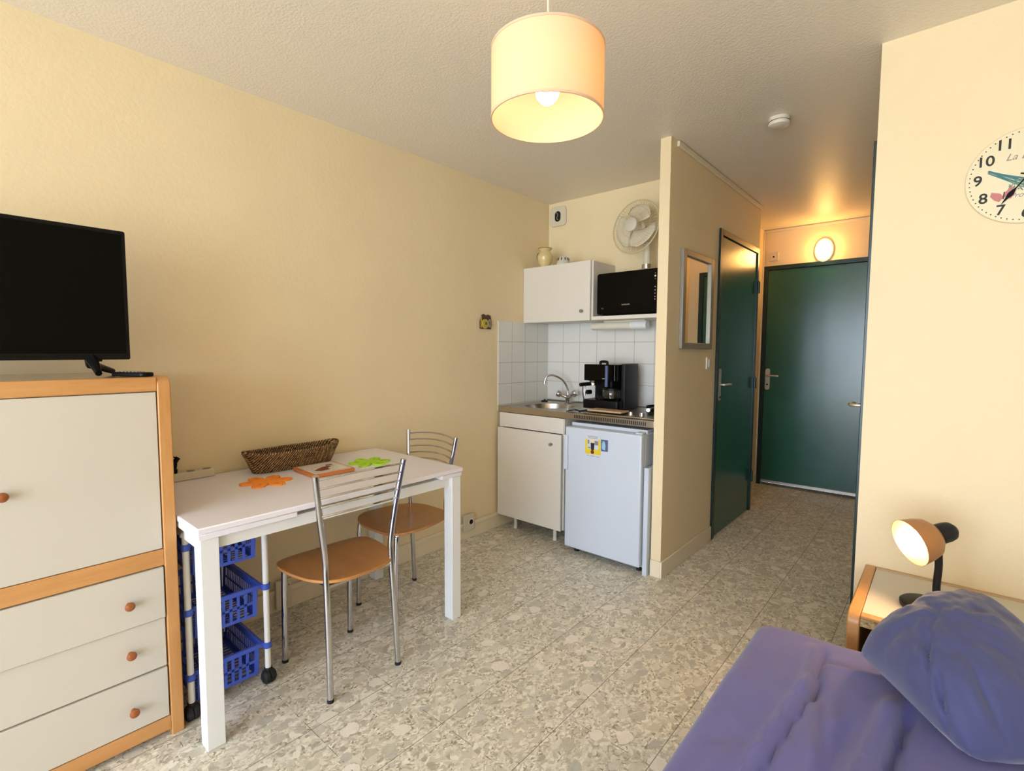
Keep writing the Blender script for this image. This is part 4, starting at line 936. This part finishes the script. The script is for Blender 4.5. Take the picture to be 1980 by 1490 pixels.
# ------------------------------------------------------------------ bed
t = thing('sofa_bed', 'low sofa bed base along the right side of the room', 'bed', (2.8, .7, 0))
obj('mattress', box(B(), 2.07, 3.55, -.45, 1.66, .14, .34), 'mattress', t, .03, seg=4)
b = B(); box(b, 2.12, 3.5, -.4, 1.62, .09, .135)
obj('frame', b, 'charcoal', t)
for x in (2.2, 3.4):
    for y in (-.3, 1.5): b = B(); cyl(b, (x, y, 0), (x, y, .09), .02, 12); obj('leg', b, 'charcoal', t)
def duvet():
    b = B(); nx, ny = 150, 170; X0, X1, Y0, Y1 = 1.985, 3.62, -.50, 1.725; G = []
    def crease(x, y, ax_, ay, bx_, by, w, d):
        vx, vy = bx_-ax_, by-ay; L = math.hypot(vx, vy); tt = ((x-ax_)*vx+(y-ay)*vy)/L/L; s = ((x-ax_)*vy-(y-ay)*vx)/L
        f = max(0, min(1, (tt+.12)/.2))*max(0, min(1, (1.12-tt)/.2)); return -d*f*(math.exp(-(s/w)**2)-.7*math.exp(-((s-2.4*w)/(1.6*w))**2))
    def H(x, y):
        z = .418+.012*noise.noise(Vector((x*2.3, y*1.7, 0)))+.006*noise.noise(Vector((x*7, y*4, 3)))+.0022*noise.noise(Vector((x*22, y*12, 3)))
        z += crease(x, y, 2.175, 1.66, 2.19, 1.42, .009, .020)+crease(x, y, 2.19, 1.45, 2.14, 1.02, .009, .022)+crease(x, y, 2.12, 1.10, 2.05, .6, .012, .010)
        z += crease(x, y, 2.372, 1.52, 2.325, 1.08, .013, .042)+crease(x, y, 2.19, 1.52, 2.245, 1.2, .009, .009)+crease(x, y, 2.19, 1.605, 2.275, 1.64, .007, .006)
        z += crease(x, y, 2.27, 1.38, 2.24, 1.05, .012, .012)+crease(x, y, 2.46, 1.3, 2.45, .9, .012, .018)
        return z
    for i in range(nx+1):
        u = i/nx; R = []
        for j in range(ny+1):
            v = j/ny; x = X0+(X1-X0)*u; y = Y0+(Y1-Y0)*v
            yfar = Y1+.05*min(1, max(0, (x-2.0)/.27))-.0; y = Y0+(yfar-Y0)*v
            ex = min(x-X0, X1-x); ey = min(y-Y0, yfar-y); e = .05
            z = H(x, y)
            # rounded hem that rolls over the mattress edge
            for d_ in (ex, ey):
                if d_ < e: q = 1-d_/e; z -= .05*(1-math.sqrt(max(0, 1-q*q)))
            R.append(b.verts.new((x, y, z)))
        G.append(R)
    for i in range(nx):
        for j in range(ny): b.faces.new((G[i][j], G[i+1][j], G[i+1][j+1], G[i][j+1]))
    # hanging sides
    def skirt(seq, dx, dy):
        prev = seq
        for k, (o_, dz) in enumerate(((-.004, -.05), (-.012, -.12), (.0, -.2))):
            cur = [b.verts.new((v.co.x+dx*(-o_), v.co.y+dy*(-o_), v.co.z-(.06 if k == 0 else .07)+.004*math.sin(i*.5+k))) for i, v in enumerate(prev)]
            for i in range(len(prev)-1): b.faces.new((prev[i], prev[i+1], cur[i+1], cur[i]))
            prev = cur
    skirt([G[0][j] for j in range(ny+1)], -.4, 0); skirt([G[i][ny] for i in range(nx+1)], 0, .2)
    skirt([G[nx][j] for j in range(ny+1)], .4, 0); skirt([G[i][0] for i in range(nx+1)], 0, -.2)
    return b
t2 = duvet()
tag(obj('duvet', t2, 'duvet', None, angle=75), 'crumpled indigo duvet spread over the sofa bed', 'duvet')
def pillow():
    A, Bp, Cp, Dp = Vector((2.262, 1.655, .445)), Vector((2.470, 1.345, .455)), Vector((2.74, 1.62, .47)), Vector((2.515, 1.90, .60))
    n = 70; b = B(); T, U = [], []
    nrm = ((Bp-A).cross(Dp-A)).normalized()
    if nrm.z < 0: nrm = -nrm
    for i in range(n+1):
        r1, r2 = [], []
        for j in range(n+1):
            u, v = i/n, j/n
            uu, vv = 2*u-1, 2*v-1
            # edges of a stuffed pillow pull inwards between the corners
            rd = 1-.13*(uu*uu*vv*vv)*(0 if (uu < 0 and vv < 0) else 1); pu = uu*rd*(1-.02*(1-vv*vv)); pv = vv*rd*(1-.02*(1-uu*uu)); pu, pv = (pu+1)/2, (pv+1)/2
            p = A*(1-pu)*(1-pv)+Bp*pu*(1-pv)+Cp*pu*pv+Dp*(1-pu)*pv
            th = max(0, (1-uu**2))**.42*max(0, (1-vv**2))**.42
            ang = math.atan2(vv, uu); rad = math.hypot(uu, vv)
            wr = .010*noise.noise(Vector((math.cos(ang)*3.2, math.sin(ang)*3.2, rad*.8)))*min(1, rad*1.3)+.010*noise.noise(Vector((uu*1.8, vv*2.6, 4)))
            wr += .004*noise.noise(Vector((uu*6, vv*9, 9)))
            wr += .010*math.sin(vv*17+uu*2.5+1.5*noise.noise(Vector((uu*2, vv*2, 1))))*max(0, vv-.25)*max(0, 1-abs(uu+.1))
            for (cu, cv, ang_, ln, wd, dp) in ((.30, -.66, 2.35, .28, .035, .013), (.62, -.86, 2.3, .22, .035, .030), (.92, -.45, 2.7, .30, .05, .020), (.0, -.3, 2.2, .3, .05, .007)):
                dx_, dy_ = uu-cu, vv-cv; al = dx_*math.cos(ang_)+dy_*math.sin(ang_); ac = -dx_*math.sin(ang_)+dy_*math.cos(ang_)
                wr -= dp*math.exp(-(ac/wd)**2-(al/ln)**2)-.6*dp*math.exp(-((ac-2.2*wd)/(1.5*wd))**2-(al/ln)**2)
            q = p+nrm*(th*.165+wr*(.25+th)); r1.append(b.verts.new(q))
            lo = p-nrm*(th*.10); 
            if lo.z < .435: lo.z = .435
            r2.append(r1[-1] if (i in (0, n) or j in (0, n)) else b.verts.new(lo))
        T.append(r1); U.append(r2)
    for i in range(n):
        for j in range(n):
            b.faces.new((T[i][j], T[i+1][j], T[i+1][j+1], T[i][j+1]))
            try: b.faces.new((U[i][j], U[i][j+1], U[i+1][j+1], U[i+1][j]))
            except ValueError: pass
    return b
tag(obj('pillow', pillow(), 'pillow', None, angle=80), 'plump indigo pillow leaning on the headboard shelf', 'pillow')
